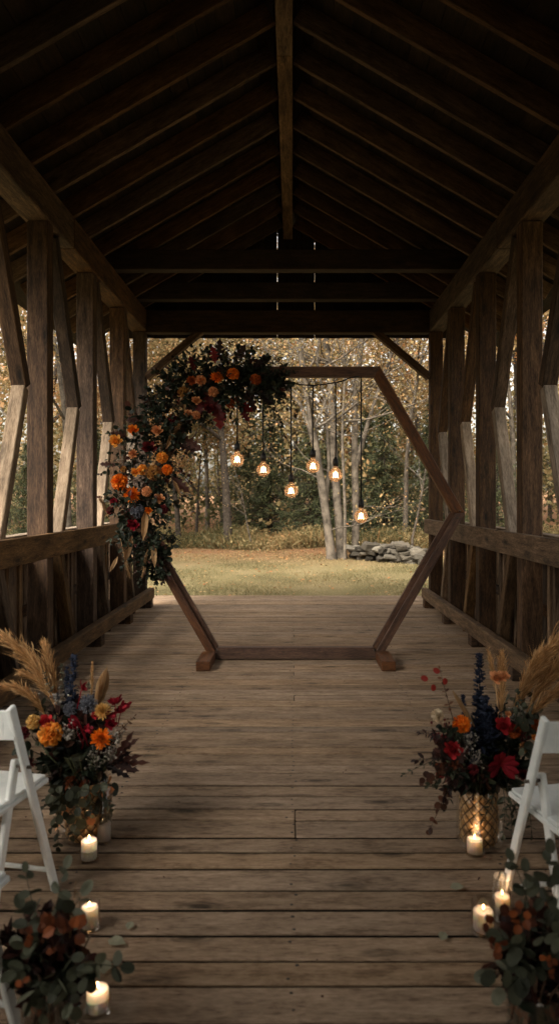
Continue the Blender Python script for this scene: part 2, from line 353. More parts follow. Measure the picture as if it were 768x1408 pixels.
# ------------------------------------------------------------ camera, world, sun
cam = bpy.data.cameras.new('camera'); co = bpy.data.objects.new('camera', cam); C.objects.link(co)
co.location = (0, 0, H); co.rotation_euler = (R(90), 0, 0)
cam.sensor_fit = 'HORIZONTAL'; cam.sensor_width = 36; cam.lens = 36*F/768
cam.shift_x = (384-VX)/768; cam.shift_y = -(704-VY)/768
cam.clip_end = 600; cam.clip_start = .05
cam.dof.use_dof = True; cam.dof.focus_distance = 6.8; cam.dof.aperture_fstop = 4.2
scene.camera = co
w = bpy.data.worlds.new('World'); scene.world = w; w.use_nodes = True
ns = w.node_tree.nodes; ls = w.node_tree.links; ns.clear()
sky = ns.new('ShaderNodeTexSky'); sky.sky_type = 'NISHITA'; sky.sun_disc = False
SUN_EL, SUN_ROT = R(48), R(-150)     # sky rotation: clockwise from +Y
sky.sun_elevation = SUN_EL; sky.sun_rotation = SUN_ROT; sky.air_density = 1.2; sky.dust_density = 6; sky.ozone_density = 1
hs = ns.new('ShaderNodeHueSaturation'); hs.inputs['Saturation'].default_value = .28; ls.new(sky.outputs[0], hs.inputs['Color'])
wm = ns.new('ShaderNodeMix'); wm.data_type = 'RGBA'; wm.blend_type = 'MULTIPLY'; wm.inputs[0].default_value = 1
wm.inputs[7].default_value = (1.07, 1.0, .89, 1); ls.new(hs.outputs[0], wm.inputs[6])
bg = ns.new('ShaderNodeBackground'); bg.inputs[1].default_value = .11; ls.new(wm.outputs[2], bg.inputs[0])
wo = ns.new('ShaderNodeOutputWorld'); ls.new(bg.outputs[0], wo.inputs[0])
sl = bpy.data.lights.new('sun', 'SUN'); sl.energy = 1.6; sl.angle = R(60); sl.color = (1, .93, .84)
so = bpy.data.objects.new('sun', sl); C.objects.link(so)
sd = Vector((math.sin(SUN_ROT)*math.cos(SUN_EL), math.cos(SUN_ROT)*math.cos(SUN_EL), math.sin(SUN_EL)))
so.rotation_euler = (-sd).to_track_quat('-Z', 'Y').to_euler()
so.location = (0, -20, 20)

# ------------------------------------------------------------ ground
def gz(x, y):
    x = np.asarray(x, float); y = np.asarray(y, float)
    g = -.10+0*x
    gully = 1/(1+np.exp((y-10.2)*1.6))*1/(1+np.exp((-13-y)*.6))
    g = g-2.0*gully
    g = g+.05*np.sin(x*.35+1)*np.sin(y*.28)*(y > 12.5)+np.clip((y-26)/40, 0, 1)*1.6
    g = g+np.clip((np.abs(x)-14)/30, 0, 1)*1.4
    return g
xs = np.concatenate([-np.geomspace(250, 30, 10), np.linspace(-28, 28, 71), np.geomspace(30, 250, 10)])
ys = np.concatenate([-np.geomspace(250, 14, 9), np.linspace(-13, 40, 107), np.geomspace(42, 400, 12)])
GX, GY = np.meshgrid(xs, ys); GZ = gz(GX, GY); nx, ny = len(xs), len(ys)
lo = []
for j in range(ny-1):
    for i in range(nx-1): a = j*nx+i; lo += [a, a+1, a+1+nx, a+nx]
g = MB(); g.add(np.stack([GX, GY, GZ], -1).reshape(-1, 3), lo, [4]*((nx-1)*(ny-1)), smooth=True)
m, nt, ns, ls = new_mat('lawn_ground')
out = ns.new('ShaderNodeOutputMaterial'); b = ns.new('ShaderNodeBsdfPrincipled'); tc = ns.new('ShaderNodeTexCoord')
n1 = node(ns, 'ShaderNodeTexNoise', i_Scale=.55, i_Detail=6, i_Roughness=.6); ls.new(tc.outputs['Object'], n1.inputs['Vector'])
n2 = node(ns, 'ShaderNodeTexNoise', i_Scale=22.0, i_Detail=5, i_Roughness=.7); ls.new(tc.outputs['Object'], n2.inputs['Vector'])
f = mathn(ns, ls, 'ADD', mathn(ns, ls, 'MULTIPLY', n1.outputs[0], .5), mathn(ns, ls, 'MULTIPLY', n2.outputs[0], .5))
rp = ramp(ns, [(.36, (.060, .050, .024)), (.48, (.115, .098, .046)), (.58, (.18, .145, .078)), (.68, (.21, .145, .082))]); ls.new(f, rp.inputs[0])
# leaf litter beyond the lawn
sep = ns.new('ShaderNodeSeparateXYZ'); ls.new(tc.outputs['Object'], sep.inputs[0])
mr = ns.new('ShaderNodeMapRange'); mr.inputs[1].default_value = 19.5; mr.inputs[2].default_value = 24; ls.new(mathn(ns, ls, 'ADD', sep.outputs[1], mathn(ns, ls, 'MULTIPLY', n1.outputs[0], 3.0)), mr.inputs[0])
lit = ramp(ns, [(.35, (.055, .030, .016)), (.5, (.16, .085, .042)), (.66, (.27, .155, .085))]); ls.new(n2.outputs[0], lit.inputs[0])
mx = ns.new('ShaderNodeMix'); mx.data_type = 'RGBA'; ls.new(mr.outputs[0], mx.inputs[0]); ls.new(rp.outputs[0], mx.inputs[6]); ls.new(lit.outputs[0], mx.inputs[7])
ls.new(mx.outputs[2], b.inputs['Base Color']); b.inputs['Roughness'].default_value = .95; b.inputs['Specular IOR Level'].default_value = .1
bp = node(ns, 'ShaderNodeBump', i_Strength=.8, i_Distance=.04); ls.new(n2.outputs[0], bp.inputs['Height']); ls.new(bp.outputs[0], b.inputs['Normal'])
ls.new(b.outputs[0], out.inputs[0])
tag(g.build('ground', m), kind='structure')

def grass():
    g = MB(); n = 90000
    y = 11.74+12.5*rng.random(n)**1.4; x = (rng.random(n)*2-1)*(2.6+y*.34)
    p = np.stack([x, y, gz(x, y)-.01], -1)
    X = unit(np.stack([rng.normal(0, .45, n), rng.normal(0, .45, n), np.ones(n)], -1)); Z = randdir(n)
    ln = rng.uniform(.025, .065, n)*(1+.5*np.sin(x*1.7)*np.sin(y*1.3))
    ln = ln*np.where(y < 12.0, rng.uniform(1.2, 3.2, n)*(.6+.5*np.sin(x*7)*np.sin(x*2.3+1)), 1)
    pat = np.clip(.5+.35*np.sin(x*.9+2*np.sin(y*.5))+rng.normal(0, .22, n), 0, 1)
    g.inst(T_BLADE, p, X, Z, ln, rng.uniform(.008, .016, n), ln, np.stack([pat, rng.random(n)], -1))
    return tag(g.build('grass', M['grass']), 'short dry autumn grass of the lawn beyond the bridge', 'grass', kind='stuff')
grass()
g = MB(); n = 5200
y = np.concatenate([11.9+10*rng.random(1200), 20+rng.random(4000)*6]); x = (rng.random(n)*2-1)*(3+y*.4)
p = np.stack([x, y, gz(x, y)+.02], -1); Z = unit(np.stack([rng.normal(0, .4, n), rng.normal(0, .4, n), np.ones(n)], -1))
g.inst(T_OVAL, p, randdir(n)*[1, 1, .1], Z, rng.uniform(.05, .10, n), rng.uniform(.04, .08, n), None, np.stack([rng.uniform(.5, 1, n), rng.random(n)], -1))
tag(g.build('fallen_leaves', M['autumn']), 'brown fallen leaves scattered along the far edge of the lawn', 'leaves', kind='stuff')

# ------------------------------------------------------------ covered bridge
LX, RX = -2.20, 2.06          # inner faces of the posts
CX = (LX+RX)/2
Y0, Y1 = -11.5, 10.62
bridge = thing('covered_bridge', (CX, 3, 0), 'dark timber covered bridge with open truss sides and plank deck', 'bridge')
# deck
g = MB(); nails = MB(); y = -11.6; NP = []
while y < 11.72:
    wd = random.choice([.128, .145, .145, .165, .18]); gap = random.choice([.008, .013, .018, .026])
    rn = rng.random(2); split = random.random() < .04; sl_ = random.uniform(-.0025, .0025)
    segs = [(-2.62, 2.48)] if not split else [(-2.62, .012), (.016, 2.48)]
    for x0, x1 in segs:
        z = random.uniform(-.0025, .0025)
        g.boxf(((x0+x1)/2, y+wd/2, -.025+z), [[1, sl_, 0], [-sl_, 1, 0], [0, 0, 1]], [(x1-x0)/2, (wd-gap)/2, .025], .004, 0, rn if not split else None, warp=.0008)
    for jx in (-1.9, -.95, .0, .95, 1.85):
        for q in (.25, .75):
            if random.random() < .92: NP.append((jx+random.gauss(0, .012)+sl_*3, y+wd*q+random.gauss(0, .006), .0022))
    y += wd
g.build('deck', M['deck'], bridge)
MB().box((-2.6, -11.6, -.045), (2.46, 11.66, -.0085), along=0, bev=.001).build('deck_shade_sheet', M['seam_shade'], bridge)  # near-black sheet added so the plank gaps read as shaded
NP = np.array(NP); hexa = ([(math.cos(a)*.5, math.sin(a)*.5, 0) for a in [i*math.pi/3 for i in range(6)]]+[(0, 0, .25)], [(6, i, (i+1) % 6) for i in range(6)])
nails.inst(hexa, NP, np.array([1, 0, 0]), np.array([0, 0, 1.]), rng.uniform(.011, .019, len(NP)), None, np.full(len(NP), .01)); nails.build('nail_heads', M['nail'], bridge)
# joists under deck
for jx in (-2.3, -1.2, 0, 1.1, 2.15):
    MB().beam((jx, Y0, -.17), (jx, 11.6, -.17), .14, .24).build('joist', M['beam'], bridge)
post_y = [-11.0, -9.56, -8.12, -6.68, -5.24, -3.80, -2.36, -.96, .52, 1.96, 3.40, 4.84, 6.28, 7.72, 9.12, 10.45]
for sgn, X in ((-1, LX), (1, RX)):
    o = sgn
    # posts
    for py in post_y:
        MB().box((min(X, X+o*.19), py, -.05), (max(X, X+o*.19), py+.15, 4.15), along=2, bev=.008).build('post', M['beam'], bridge)
    # top plate
    ys_ = [Y0, -1.0, 3.5, 7.0, 10.62]
    for a, b_ in zip(ys_[:-1], ys_[1:]):
        MB().box((min(X-o*.015, X+o*.22), a, 4.152+.0), (max(X-o*.015, X+o*.22), b_-.006, 4.47), along=1, bev=.01).build('top_plate', M['beam'], bridge)
    # upper rail and curb rail (inner face)
    for a, b_ in ((Y0, 2.1), (2.106, 10.4+.25)):
        MB().box((min(X-o*.058, X-o*.002), a, 1.12), (max(X-o*.058, X-o*.002), b_, 1.335), along=1, bev=.006).build('hand_rail', M['rail'], bridge)
    for a, b_ in ((Y0, 3.9), (3.906, 10.66)):
        MB().box((min(X-o*.095, X-o*.003), a, .125), (max(X-o*.095, X-o*.003), b_, .285), along=1, bev=.012).build('curb_rail', M['rail'], bridge)
    for py in post_y:
        MB().box((min(X-o*.085, X-o*.01), py+.0, .002), (max(X-o*.085, X-o*.01), py+.15, .123), along=1).build('curb_block', M['beam'], bridge)
    # zig-zag braces
    bx = X+o*.10
    for py in post_y[1:]:
        yb = py-.36
        def br(y0, z0, y1, z1, w_, h_, mt):
            MB().beam((bx, y0, z0), (bx, y1, z1), w_, h_, up=(0, 1, 0) , bev=.007).build('brace', M[mt], bridge)
        br(yb-.72, 4.14, yb, 2.60, .13, .11, 'beam')
        br(yb-.02, 2.585, yb-.56, 1.20, .115, .10, 'brace')  # up-tilted brace, sky light put into its paler colour
        br(yb-.60, 1.24, yb-.10, .02, .115, .10, 'rail')
    # siding below the rail; full-height bays out of view, added to darken the deck
    ox = X+o*.32
    for k in range(len(post_y)-1):
        g = MB(); yy = post_y[k]; ye = post_y[k+1]-.004
        while yy < ye-.05:
            wb = min(random.uniform(.11, .16), ye-yy); lean = random.uniform(-.01, .01)
            g.box((min(ox, ox+o*.022)+lean, yy, -.25+random.uniform(-.03, .03)), (max(ox, ox+o*.022)+lean, yy+wb-random.choice([.006, .012, .03]), 1.27 if post_y[k] > .4 else 4.2), along=2, bev=.003)
            yy += wb
        g.build('siding', M['siding'], bridge)
        MB().box((min(ox-o*.05, ox-o*.002), post_y[k]+.0, .55), (max(ox-o*.05, ox-o*.002), post_y[k+1]-.005, .65), along=1).build('siding_nailer', M['beam'], bridge)
        # inner slats seen between the rails
        g = MB()
        for q in (.24, .36, .50, .60, .80, .90):
            yy = post_y[k]+.15+(post_y[k+1]-post_y[k]-.15)*q
            g.box((min(X+o*.19, X+o*.235), yy-.03, .0), (max(X+o*.19, X+o*.235), yy+.03, 1.25), along=2, bev=.004)
        g.build('inner_slats', M['siding'], bridge)
    MB().box((min(ox-o*.07, ox+o*.07), Y0, 1.275), (max(ox-o*.07, ox+o*.07), Y1, 1.315), along=1).build('outer_cap', M['brace'], bridge)
# ridge board
MB().box((CX-.07, Y0, 5.58), (CX+.07, 6.2, 5.90), along=1).build('ridge_board', M['rail'], bridge)
MB().box((CX-.07, 6.206, 5.58), (CX+.07, 10.6, 5.90), along=1).build('ridge_board', M['rail'], bridge)
# rafters + roof boards
SL = .585; zr = 5.72; hw = -LX+CX
yy = 10.35
while yy > Y0:
    for o in (-1, 1):
        xa, xb = CX+o*.075, CX+o*3.0
        n = unit(np.array([o*SL, 0, 1.0])); h_ = .19
        za = zr-SL*.075; zb = zr-SL*3.0
        off = n*(h_/2)
        jit = random.uniform(-.008, .008)
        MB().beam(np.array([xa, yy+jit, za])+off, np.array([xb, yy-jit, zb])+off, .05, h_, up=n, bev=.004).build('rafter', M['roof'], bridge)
    yy -= .555
for o in (-1, 1):
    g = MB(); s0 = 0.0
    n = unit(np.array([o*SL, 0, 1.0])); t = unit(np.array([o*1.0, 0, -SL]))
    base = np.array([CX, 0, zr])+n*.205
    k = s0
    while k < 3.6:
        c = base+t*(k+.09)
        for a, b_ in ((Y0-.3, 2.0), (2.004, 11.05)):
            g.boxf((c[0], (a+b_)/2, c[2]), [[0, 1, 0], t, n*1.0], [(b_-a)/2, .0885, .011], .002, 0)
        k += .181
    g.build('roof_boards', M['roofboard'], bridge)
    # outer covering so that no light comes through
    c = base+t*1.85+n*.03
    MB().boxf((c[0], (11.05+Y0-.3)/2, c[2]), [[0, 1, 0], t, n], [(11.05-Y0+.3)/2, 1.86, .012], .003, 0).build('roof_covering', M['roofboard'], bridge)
MB().box((CX-.12, Y0-.3, zr+.215), (CX+.12, 11.05, zr+.27), along=1).build('ridge_cap', M['roofboard'], bridge)
# tie beams
for ty in (8.6, 9.9):
    MB().box((LX-.1, ty, 4.475), (RX+.1, ty+.16, 4.72), along=0, bev=.008).build('tie_beam', M['tie'], bridge)
for ty in (-9.0, -4.0, 1.0):
    MB().box((LX-.1, ty, 4.475), (RX+.1, ty+.16, 4.72), along=0, bev=.008).build('tie_beam', M['tie'], bridge)
MB().box((LX+.0, 10.44, 4.13), (RX-.0, 10.60, 4.47), along=0, bev=.01).build('portal_beam', M['tie'], bridge)
MB().beam((LX+.0, 10.52, 3.47), (LX+.98, 10.52, 4.30), .10, .13, up=(0, 1, 0)).build('knee_brace', M['beam'], bridge)
MB().beam((RX-.0, 10.52, 3.47), (RX-.98, 10.52, 4.30), .10, .13, up=(0, 1, 0)).build('knee_brace', M['beam'], bridge)
# gable boards with thin gaps
g = MB(); x = LX-.5; kb = 0
def roofz(x): return zr-SL*abs(x-CX)+.215
prev = False
while x < RX+.5:
    wb = .19; slit = any(x < q <= x+wb for q in (-.36, .305))
    zt = min(roofz(x), roofz(x+wb)) if abs(x+wb/2-CX) > .1 else roofz(CX)
    if zt > 4.46: g.box((x-(0 if prev else .008), 10.66+.024*(kb % 2), 4.10), (x+wb+(-.006 if slit else .008), 10.68+.024*(kb % 2), zt+.0), along=2, bev=.002)
    kb += 1; prev = slit
    x += wb
g.build('gable_boards', M['roofboard'], bridge)

# ------------------------------------------------------------ hexagonal arch
ACX, ACZ, AR, AY = .03, 1.50, 1.725, 7.16
arch = thing('hexagon_arch', (ACX, AY, 0), 'brown stained wooden hexagon arch standing on the bridge deck', 'arch')
V6 = [np.array([ACX+AR*math.cos(R(60*k)), AY, ACZ+AR*math.sin(R(60*k))]) for k in range(6)]   # 0 right,1 top right,2 top left,3 left,4 bottom left,5 bottom right
def hexside(k, ws=.10, dbl=False, ext=0.0):
    a, b_ = V6[k], V6[(k+1) % 6]; cen = np.array([ACX, AY, ACZ]); mid = (a+b_)/2; inn = unit(cen-mid)
    x = unit(b_-a); L = np.linalg.norm(b_-a)
    def prism(y0, y1, d0=0.0, d1=None):
        # mitred board
        d1 = ws if d1 is None else d1; c0 = d0/math.tan(R(60)); cut = d1/math.tan(R(60))
        P = [a+x*c0+inn*d0, b_-x*c0+inn*d0, b_-x*cut+inn*d1, a+x*cut+inn*d1]
        Vv = []
        for yy in (y0, y1):
            for p in P: q = p.copy(); q[1] = AY+yy; Vv.append(q)
        fs = [(0, 1, 2, 3), (7, 6, 5, 4), (0, 4, 5, 1), (1, 5, 6, 2), (2, 6, 7, 3), (3, 7, 4, 0)]
        uv = []; off = rng.random(2)*40
        ctr = np.mean(Vv, axis=0); F2 = []
        for f in fs:
            qq = [Vv[i] for i in f]; nn = np.cross(qq[1]-qq[0], qq[2]-qq[0])
            if nn.dot(np.mean(qq, axis=0)-ctr) < 0: f = f[::-1]
            F2.append(f)
            for i in f: uv.append((np.dot(Vv[i]-a, x)+off[0], np.dot(Vv[i]-a, inn)+Vv[i][1]+off[1]))
        g.add(Vv, np.concatenate(F2), [4]*6, uv)
    g = MB()
    if dbl: prism(-.055, -.010, 0, .078); prism(.020, .062, .045, .122)
    else: prism(-.045, .045)
    o = g.build('arch_beam', M['arch'], arch)
    bv = o.modifiers.new('bevel', 'BEVEL'); bv.width = .004; bv.segments = 1
for k in range(6): hexside(k, ws=.105 if k != 4 else .12, dbl=k in (3, 5))
for fx in (ACX-AR/2-.02, ACX+AR/2+.02):
    MB().box((fx-.068, 6.64, .002), (fx+.068, 7.10, .095), along=1, bev=.006).build('foot', M['arch'], arch)
for vi, sx in ((4, 1), (5, -1), (0, -1), (0, -1)):
    pass
for (bx_, bz_) in ((V6[0][0]-.055, ACZ+.02), (V6[0][0]-.075, ACZ-.05), (V6[4][0]+.06, .10), (V6[4][0]+.03, .06), (V6[5][0]-.06, .10), (V6[5][0]-.03, .06)):
    MB().tube([(bx_, AY-.062, bz_), (bx_, AY-.045, bz_)], [.011, .011], 6).build('bolt', M['bolt'], arch)

# ------------------------------------------------------------ hanging bulbs
def px_z(py, d): return H-(py-VY)*d/F
by = AY
cab = MB(); pts = []
for (px, py) in ((318, 512), (330, 519), (345, 523), (362, 520), (378, 521), (398, 526), (414, 529), (429, 530), (446, 528), (460, 526), (470, 524), (482, 519), (494, 517)):
    pts.append(at(px, py, AY-.055))
cab.tube(pts, .008, 6)
cab.origin = pts[5]
tag(cab.build('lamp_cable', M['black']), 'black cable swagged under the top beam of the arch, carrying the bulbs', 'cable')
bulbs = [(326, 625, 519, 'left end of the hanging row, beside burgundy leaves'),
         (362, 639, 522, 'second hanging bulb from the left of the arch'),
         (400, 668, 527, 'hanging bulb in the middle of the row, lower than both neighbours'),
         (430, 634, 531, 'fourth hanging bulb from the left, higher than both neighbours'),
         (461, 646, 527, 'fifth hanging bulb from the left, second from the right end'),
         (496, 703, 518, 'lowest hanging bulb, on the longest cord at the right end')]
bulb_prof = [(1.38*a_, 1.38*b_) for a_, b_ in [(.051*math.sin(R(q*7.5)), -.051*math.cos(R(q*7.5))) for q in range(21)]+[ (.0165, .056), (.0155, .066)]]
for i, (px, py, top, lab) in enumerate(bulbs):
    bc = at(px, py+7, AY-.055); ztop = at(px, top, AY-.055)[2]
    t = thing('pendant_bulb', (bc[0], bc[1], ztop), 'lit amber globe, '+lab, 'light bulb', 'lit globe bulbs hanging from the arch')
    dx = random.uniform(-.006, .006)
    MB().tube([(bc[0], bc[1], ztop), (bc[0]+dx, bc[1], (ztop+bc[2])/2), (bc[0], bc[1], bc[2]+.18)], .0085, 6).build('cord', M['black'], t)
    MB().lathe([(.0, .19), (.009, .188), (.014, .17), (.028, .158), (.030, .125), (.028, .088), (.0, .088)], 14, bc).build('socket', M['black'], t)
    MB().lathe(bulb_prof, 40, bc).build('glass_globe', M['amber'], t)
    fg = MB()
    fg.lathe([(.0, -.026), (.010, -.024), (.016, -.014), (.014, .002), (.008, .018), (.004, .034), (0, .040)], 10, bc)
    for q in range(2):
        a = .4+q*3.1; fg.tube([bc+np.array([.018*math.cos(a), .018*math.sin(a), .03]), bc+np.array([.030*math.cos(a), .030*math.sin(a), -.03])], .0016, 4)
    fg.build('filament', M['filament'], t)
    pl = bpy.data.lights.new('bulb_glow', 'POINT'); pl.energy = .12; pl.color = (1, .6, .3); pl.shadow_soft_size = .02
    po = bpy.data.objects.new('bulb_glow', pl); C.objects.link(po); po.location = Vector(bc)-Vector(t.location); po.parent = t

# ------------------------------------------------------------ flowers
def dahlia(pos, n, r, mat, parent, name='dahlia', layers=10, flat=.7, narrow=.24):
    """layers of cupped petals opening around a domed centre; faces along n"""
    g = MB(); fx, fy, fz = frame(n); P = []; X = []; Z = []; S = []; W = []; RN = []
    N = int(16*layers)
    for i in range(N):
        t = i/N                                   # 0 = outermost
        a = i*2.39996+random.uniform(-.15, .15); el = R(-12+95*t**.8)
        d = math.cos(el)*(math.cos(a)*fx+math.sin(a)*fy)+math.sin(el)*fz
        up = -math.sin(el)*(math.cos(a)*fx+math.sin(a)*fy)+math.cos(el)*fz
        P.append(np.asarray(pos)+fz*r*flat*.35*t+d*r*.12); X.append(d); Z.append(up)
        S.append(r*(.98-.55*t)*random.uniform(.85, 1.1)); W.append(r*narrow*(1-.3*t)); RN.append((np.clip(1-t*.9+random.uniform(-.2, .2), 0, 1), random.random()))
    g.inst(T_PETAL, P, np.array(X), np.array(Z), np.array(S), np.array(W), np.array(S), np.array(RN))
    g.inst(T_BALL, [np.asarray(pos)+fz*r*.2], fx, fz, [r*.42], rn=np.array([[.1, .1]]), smooth=True)
    return g.build(name, mat, parent)
def pompon(pos, n, r, mat, parent, name='marigold'):
    g = MB(); fx, fy, fz = frame(n); N = 95; P = []; X = []; Z = []; RN = []
    for i in range(N):
        t = (i+.5)/N; el = math.asin(1-1.25*t); a = i*2.39996
        d = math.cos(el)*(math.cos(a)*fx+math.sin(a)*fy)+math.sin(el)*fz
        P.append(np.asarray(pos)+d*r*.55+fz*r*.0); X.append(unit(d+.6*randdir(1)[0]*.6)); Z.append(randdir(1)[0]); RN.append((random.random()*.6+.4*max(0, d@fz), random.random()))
    g.inst(T_PETAL, P, np.array(X), np.array(Z), rng.uniform(.42, .55, N)*r, rng.uniform(.40, .6, N)*r, None, np.array(RN))
    g.inst(T_BALL, [np.asarray(pos)], fx, fz, [r*.6], rn=np.array([[.1, .1]]), smooth=True)
    return g.build(name, mat, parent)
def rose(pos, n, r, mat, parent, name='spray_rose'):
    g = MB(); fx, fy, fz = frame(n); P = []; X = []; Z = []; S = []; RN = []
    for i in range(26):
        t = i/26; a = i*2.39996; el = R(15+72*t)
        rad = math.cos(a)*fx+math.sin(a)*fy; d = math.cos(el)*rad+math.sin(el)*fz; up = -math.cos(el)*fz*-.2-rad*math.sin(el)+.3*fz
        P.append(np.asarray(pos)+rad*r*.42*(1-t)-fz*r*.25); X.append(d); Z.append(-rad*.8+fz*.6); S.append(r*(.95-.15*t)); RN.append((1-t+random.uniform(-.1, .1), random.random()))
    g.inst(T_PETAL, P, np.array(X), np.array(Z), np.array(S), np.array(S)*.85, np.array(S), np.clip(RN, 0, 1))
    g.inst(T_BALL, [np.asarray(pos)-fz*r*.1], fx, fz, [r*.5], rn=np.array([[.0, .1]]), smooth=True)
    return g.build(name, mat, parent)
def thistle(pos, r, parent, mat=None, name='globe_thistle'):
    g = MB(); N = 220; d = randdir(N); g.inst(T_BALL, [pos], (1, 0, 0), (0, 0, 1), [r*.72], rn=np.array([[.1, .2]]), smooth=True)
    g.inst(T_BLADE, np.asarray(pos)+d*r*.6, d, randdir(N), rng.uniform(.35, .5, N)*r, np.full(N, r*.13), np.full(N, .01)*r)
    g.inst(T_BALL, np.asarray(pos)+d[:110]*r*.93, (1, 0, 0), (0, 0, 1), rng.uniform(.05, .10, 110)*r)
    return g.build(name, mat or M['thistle'], parent)
def cluster(centers, r, k, spread, mat, parent, name='berry_cluster', stem_from=None):
    for c in centers:
        g = MB(); c = np.asarray(c); p = c+rng.normal(0, spread, (k, 3)); root = c+np.array([0, .05, -.06])
        g.inst(T_BALL, p, (1, 0, 0), (0, 0, 1), rng.uniform(.6, 1.2, k)*r, smooth=True)
        for q in p: g.tube([root, (root+q)/2+.006*randdir(1)[0], q], .0008, 3, caps=False)
        g.build(name, mat, parent)
def delphinium(p0, p1, w, mat, parent, name='delphinium_spike'):
    g = MB(); p0 = np.asarray(p0); p1 = np.asarray(p1); N = 130; t = rng.random(N); d = unit(p1-p0)
    side = randdir(N); side -= (side@d)[:, None]*d; side = unit(side)
    g.tube([p0, (p0+p1)/2, p1], [.004, .003, .002], 5)
    g.inst(T_PETAL, p0+(p1-p0)*t[:, None]+side*(w*(.9-.5*t))[:, None]*.5, unit(side+.4*randdir(N)), unit(d+.5*randdir(N)), w*(.85-.4*t), w*(.7-.35*t), None)
    g.inst(T_BALL, p0+(p1-p0)*t[:, None]+side*(w*(.7-.3*t))[:, None]*.6, (1, 0, 0), (0, 0, 1), w*rng.uniform(.12, .26, N))
    return g.build(name, mat, parent)
def arc(p0, p1, sag, n=7):
    t = np.linspace(0, 1, n)[:, None]; return np.asarray(p0)*(1-t)+np.asarray(p1)*t+np.asarray(sag)*(4*t*(1-t))
def pampas(p0, p1, sag, w, parent, mat=None, N=520, name='pampas_plume', start=.25, droop=.25, thick=1.0):
    g = MB(); P = arc(p0, p1, sag, 12); g.tube(P, np.linspace(.0035, .0012, 12), 5)
    t = start+(1-start)*rng.random(N); idx = t*11; i0 = np.minimum(idx.astype(int), 10); f = (idx-i0)[:, None]
    p = P[i0]*(1-f)+P[i0+1]*f; d = unit(P[i0+1]-P[i0]); L = np.linalg.norm(P[-1]-P[0])
    side = randdir(N); side -= np.sum(side*d, 1)[:, None]*d; side = unit(side)
    u = (t-start)/(1-start); prof = np.sin(np.clip(u*.92+.08, 0, 1)*math.pi)**.6
    q = d*rng.uniform(.85, 1.3, N)[:, None]+side*rng.uniform(.04, .34, N)[:, None]+np.array([0, 0, -droop])*rng.random(N)[:, None]
    ln = w*rng.uniform(.9, 2.4, N)*(.35+.65*prof)
    # each fibre: thin two-piece strand
    g.inst(([(0, -.5, 0), (0, .5, 0), (.55, .5, .06), (.55, -.5, .06), (1, 0, .20)], [(0, 1, 2, 3), (3, 2, 4)]), p, q, -np.array([0, 0, 1.])+.6*randdir(N), ln, np.full(N, .0030)*thick, ln*.8)
    M2 = N//2
    g.inst(T_BLADE, p[:M2]+unit(q[:M2])*ln[:M2, None]*rng.uniform(.2, .8, M2)[:, None], unit(q[:M2]+.35*randdir(M2)), randdir(M2), ln[:M2]*.35, np.full(M2, .0035)*thick, ln[:M2]*.3)
    return g.build(name, mat or M['pampas'], parent)
def leafstem(p0, p1, sag, parent, mat, name='eucalyptus_stem', k=8, size=.045, tmpl=T_ROUND, aspect=.85, start=.2, stem=None, rstem=.0022, tip=.55, rn_lo=0, rn_hi=1, spread=1.0):
    P = arc(p0, p1, sag, 9); g = MB(); g.tube(P, np.linspace(rstem, rstem*.4, 9), 5, rn=(.1, .1))
    ps = []; X = []; Z = []; S = []
    for j in range(k):
        t = start+(1-start)*(j+.6)/k; i0 = min(int(t*8), 7); f = t*8-i0; p = P[i0]*(1-f)+P[i0+1]*f; d = unit(P[i0+1]-P[i0])
        fx, fy, fz = frame(d); a0 = j*1.6+random.uniform(-.4, .4)
        for s in (0, math.pi):
            if random.random() < .08: continue
            a = a0+s; sd_ = math.cos(a)*fx+math.sin(a)*fy
            ps.append(p); X.append(unit(sd_*spread+d*random.uniform(.2, .8)+randdir(1)[0]*.35+np.array([0, 0, -.15]))); Z.append(unit(np.array([0, -.5, .6])+1.0*randdir(1)[0])); S.append(size*(1-(1-tip)*t)*random.uniform(.75, 1.2))
    ps.append(P[-1]); X.append(unit(P[-1]-P[-2])); Z.append(np.array([0, -.6, .6])); S.append(size*tip)
    S = np.array(S); n = len(S); rn = rng.random((n, 2)); rn[:, 0] = rn_lo+(rn_hi-rn_lo)*rn[:, 0]
    g.inst(tmpl, ps, np.array(X), np.array(Z), S, S*aspect, S, rn)
    return g.build(name, mat, parent)
def oakleaf(p0, X, Z, L, wdt, mat, parent, name='oak_leaf', rn=None):
    g = MB(); g.inst(T_OAK, [p0], np.asarray(X, float), np.asarray(Z, float), [L], [wdt], [L], rn if rn is not None else rng.random((1, 2))); return g.build(name, mat, parent)
def toward(p, c, k=1.2): return unit((np.asarray(p)-np.asarray(c))*k+np.array([0, -.55, .18]))

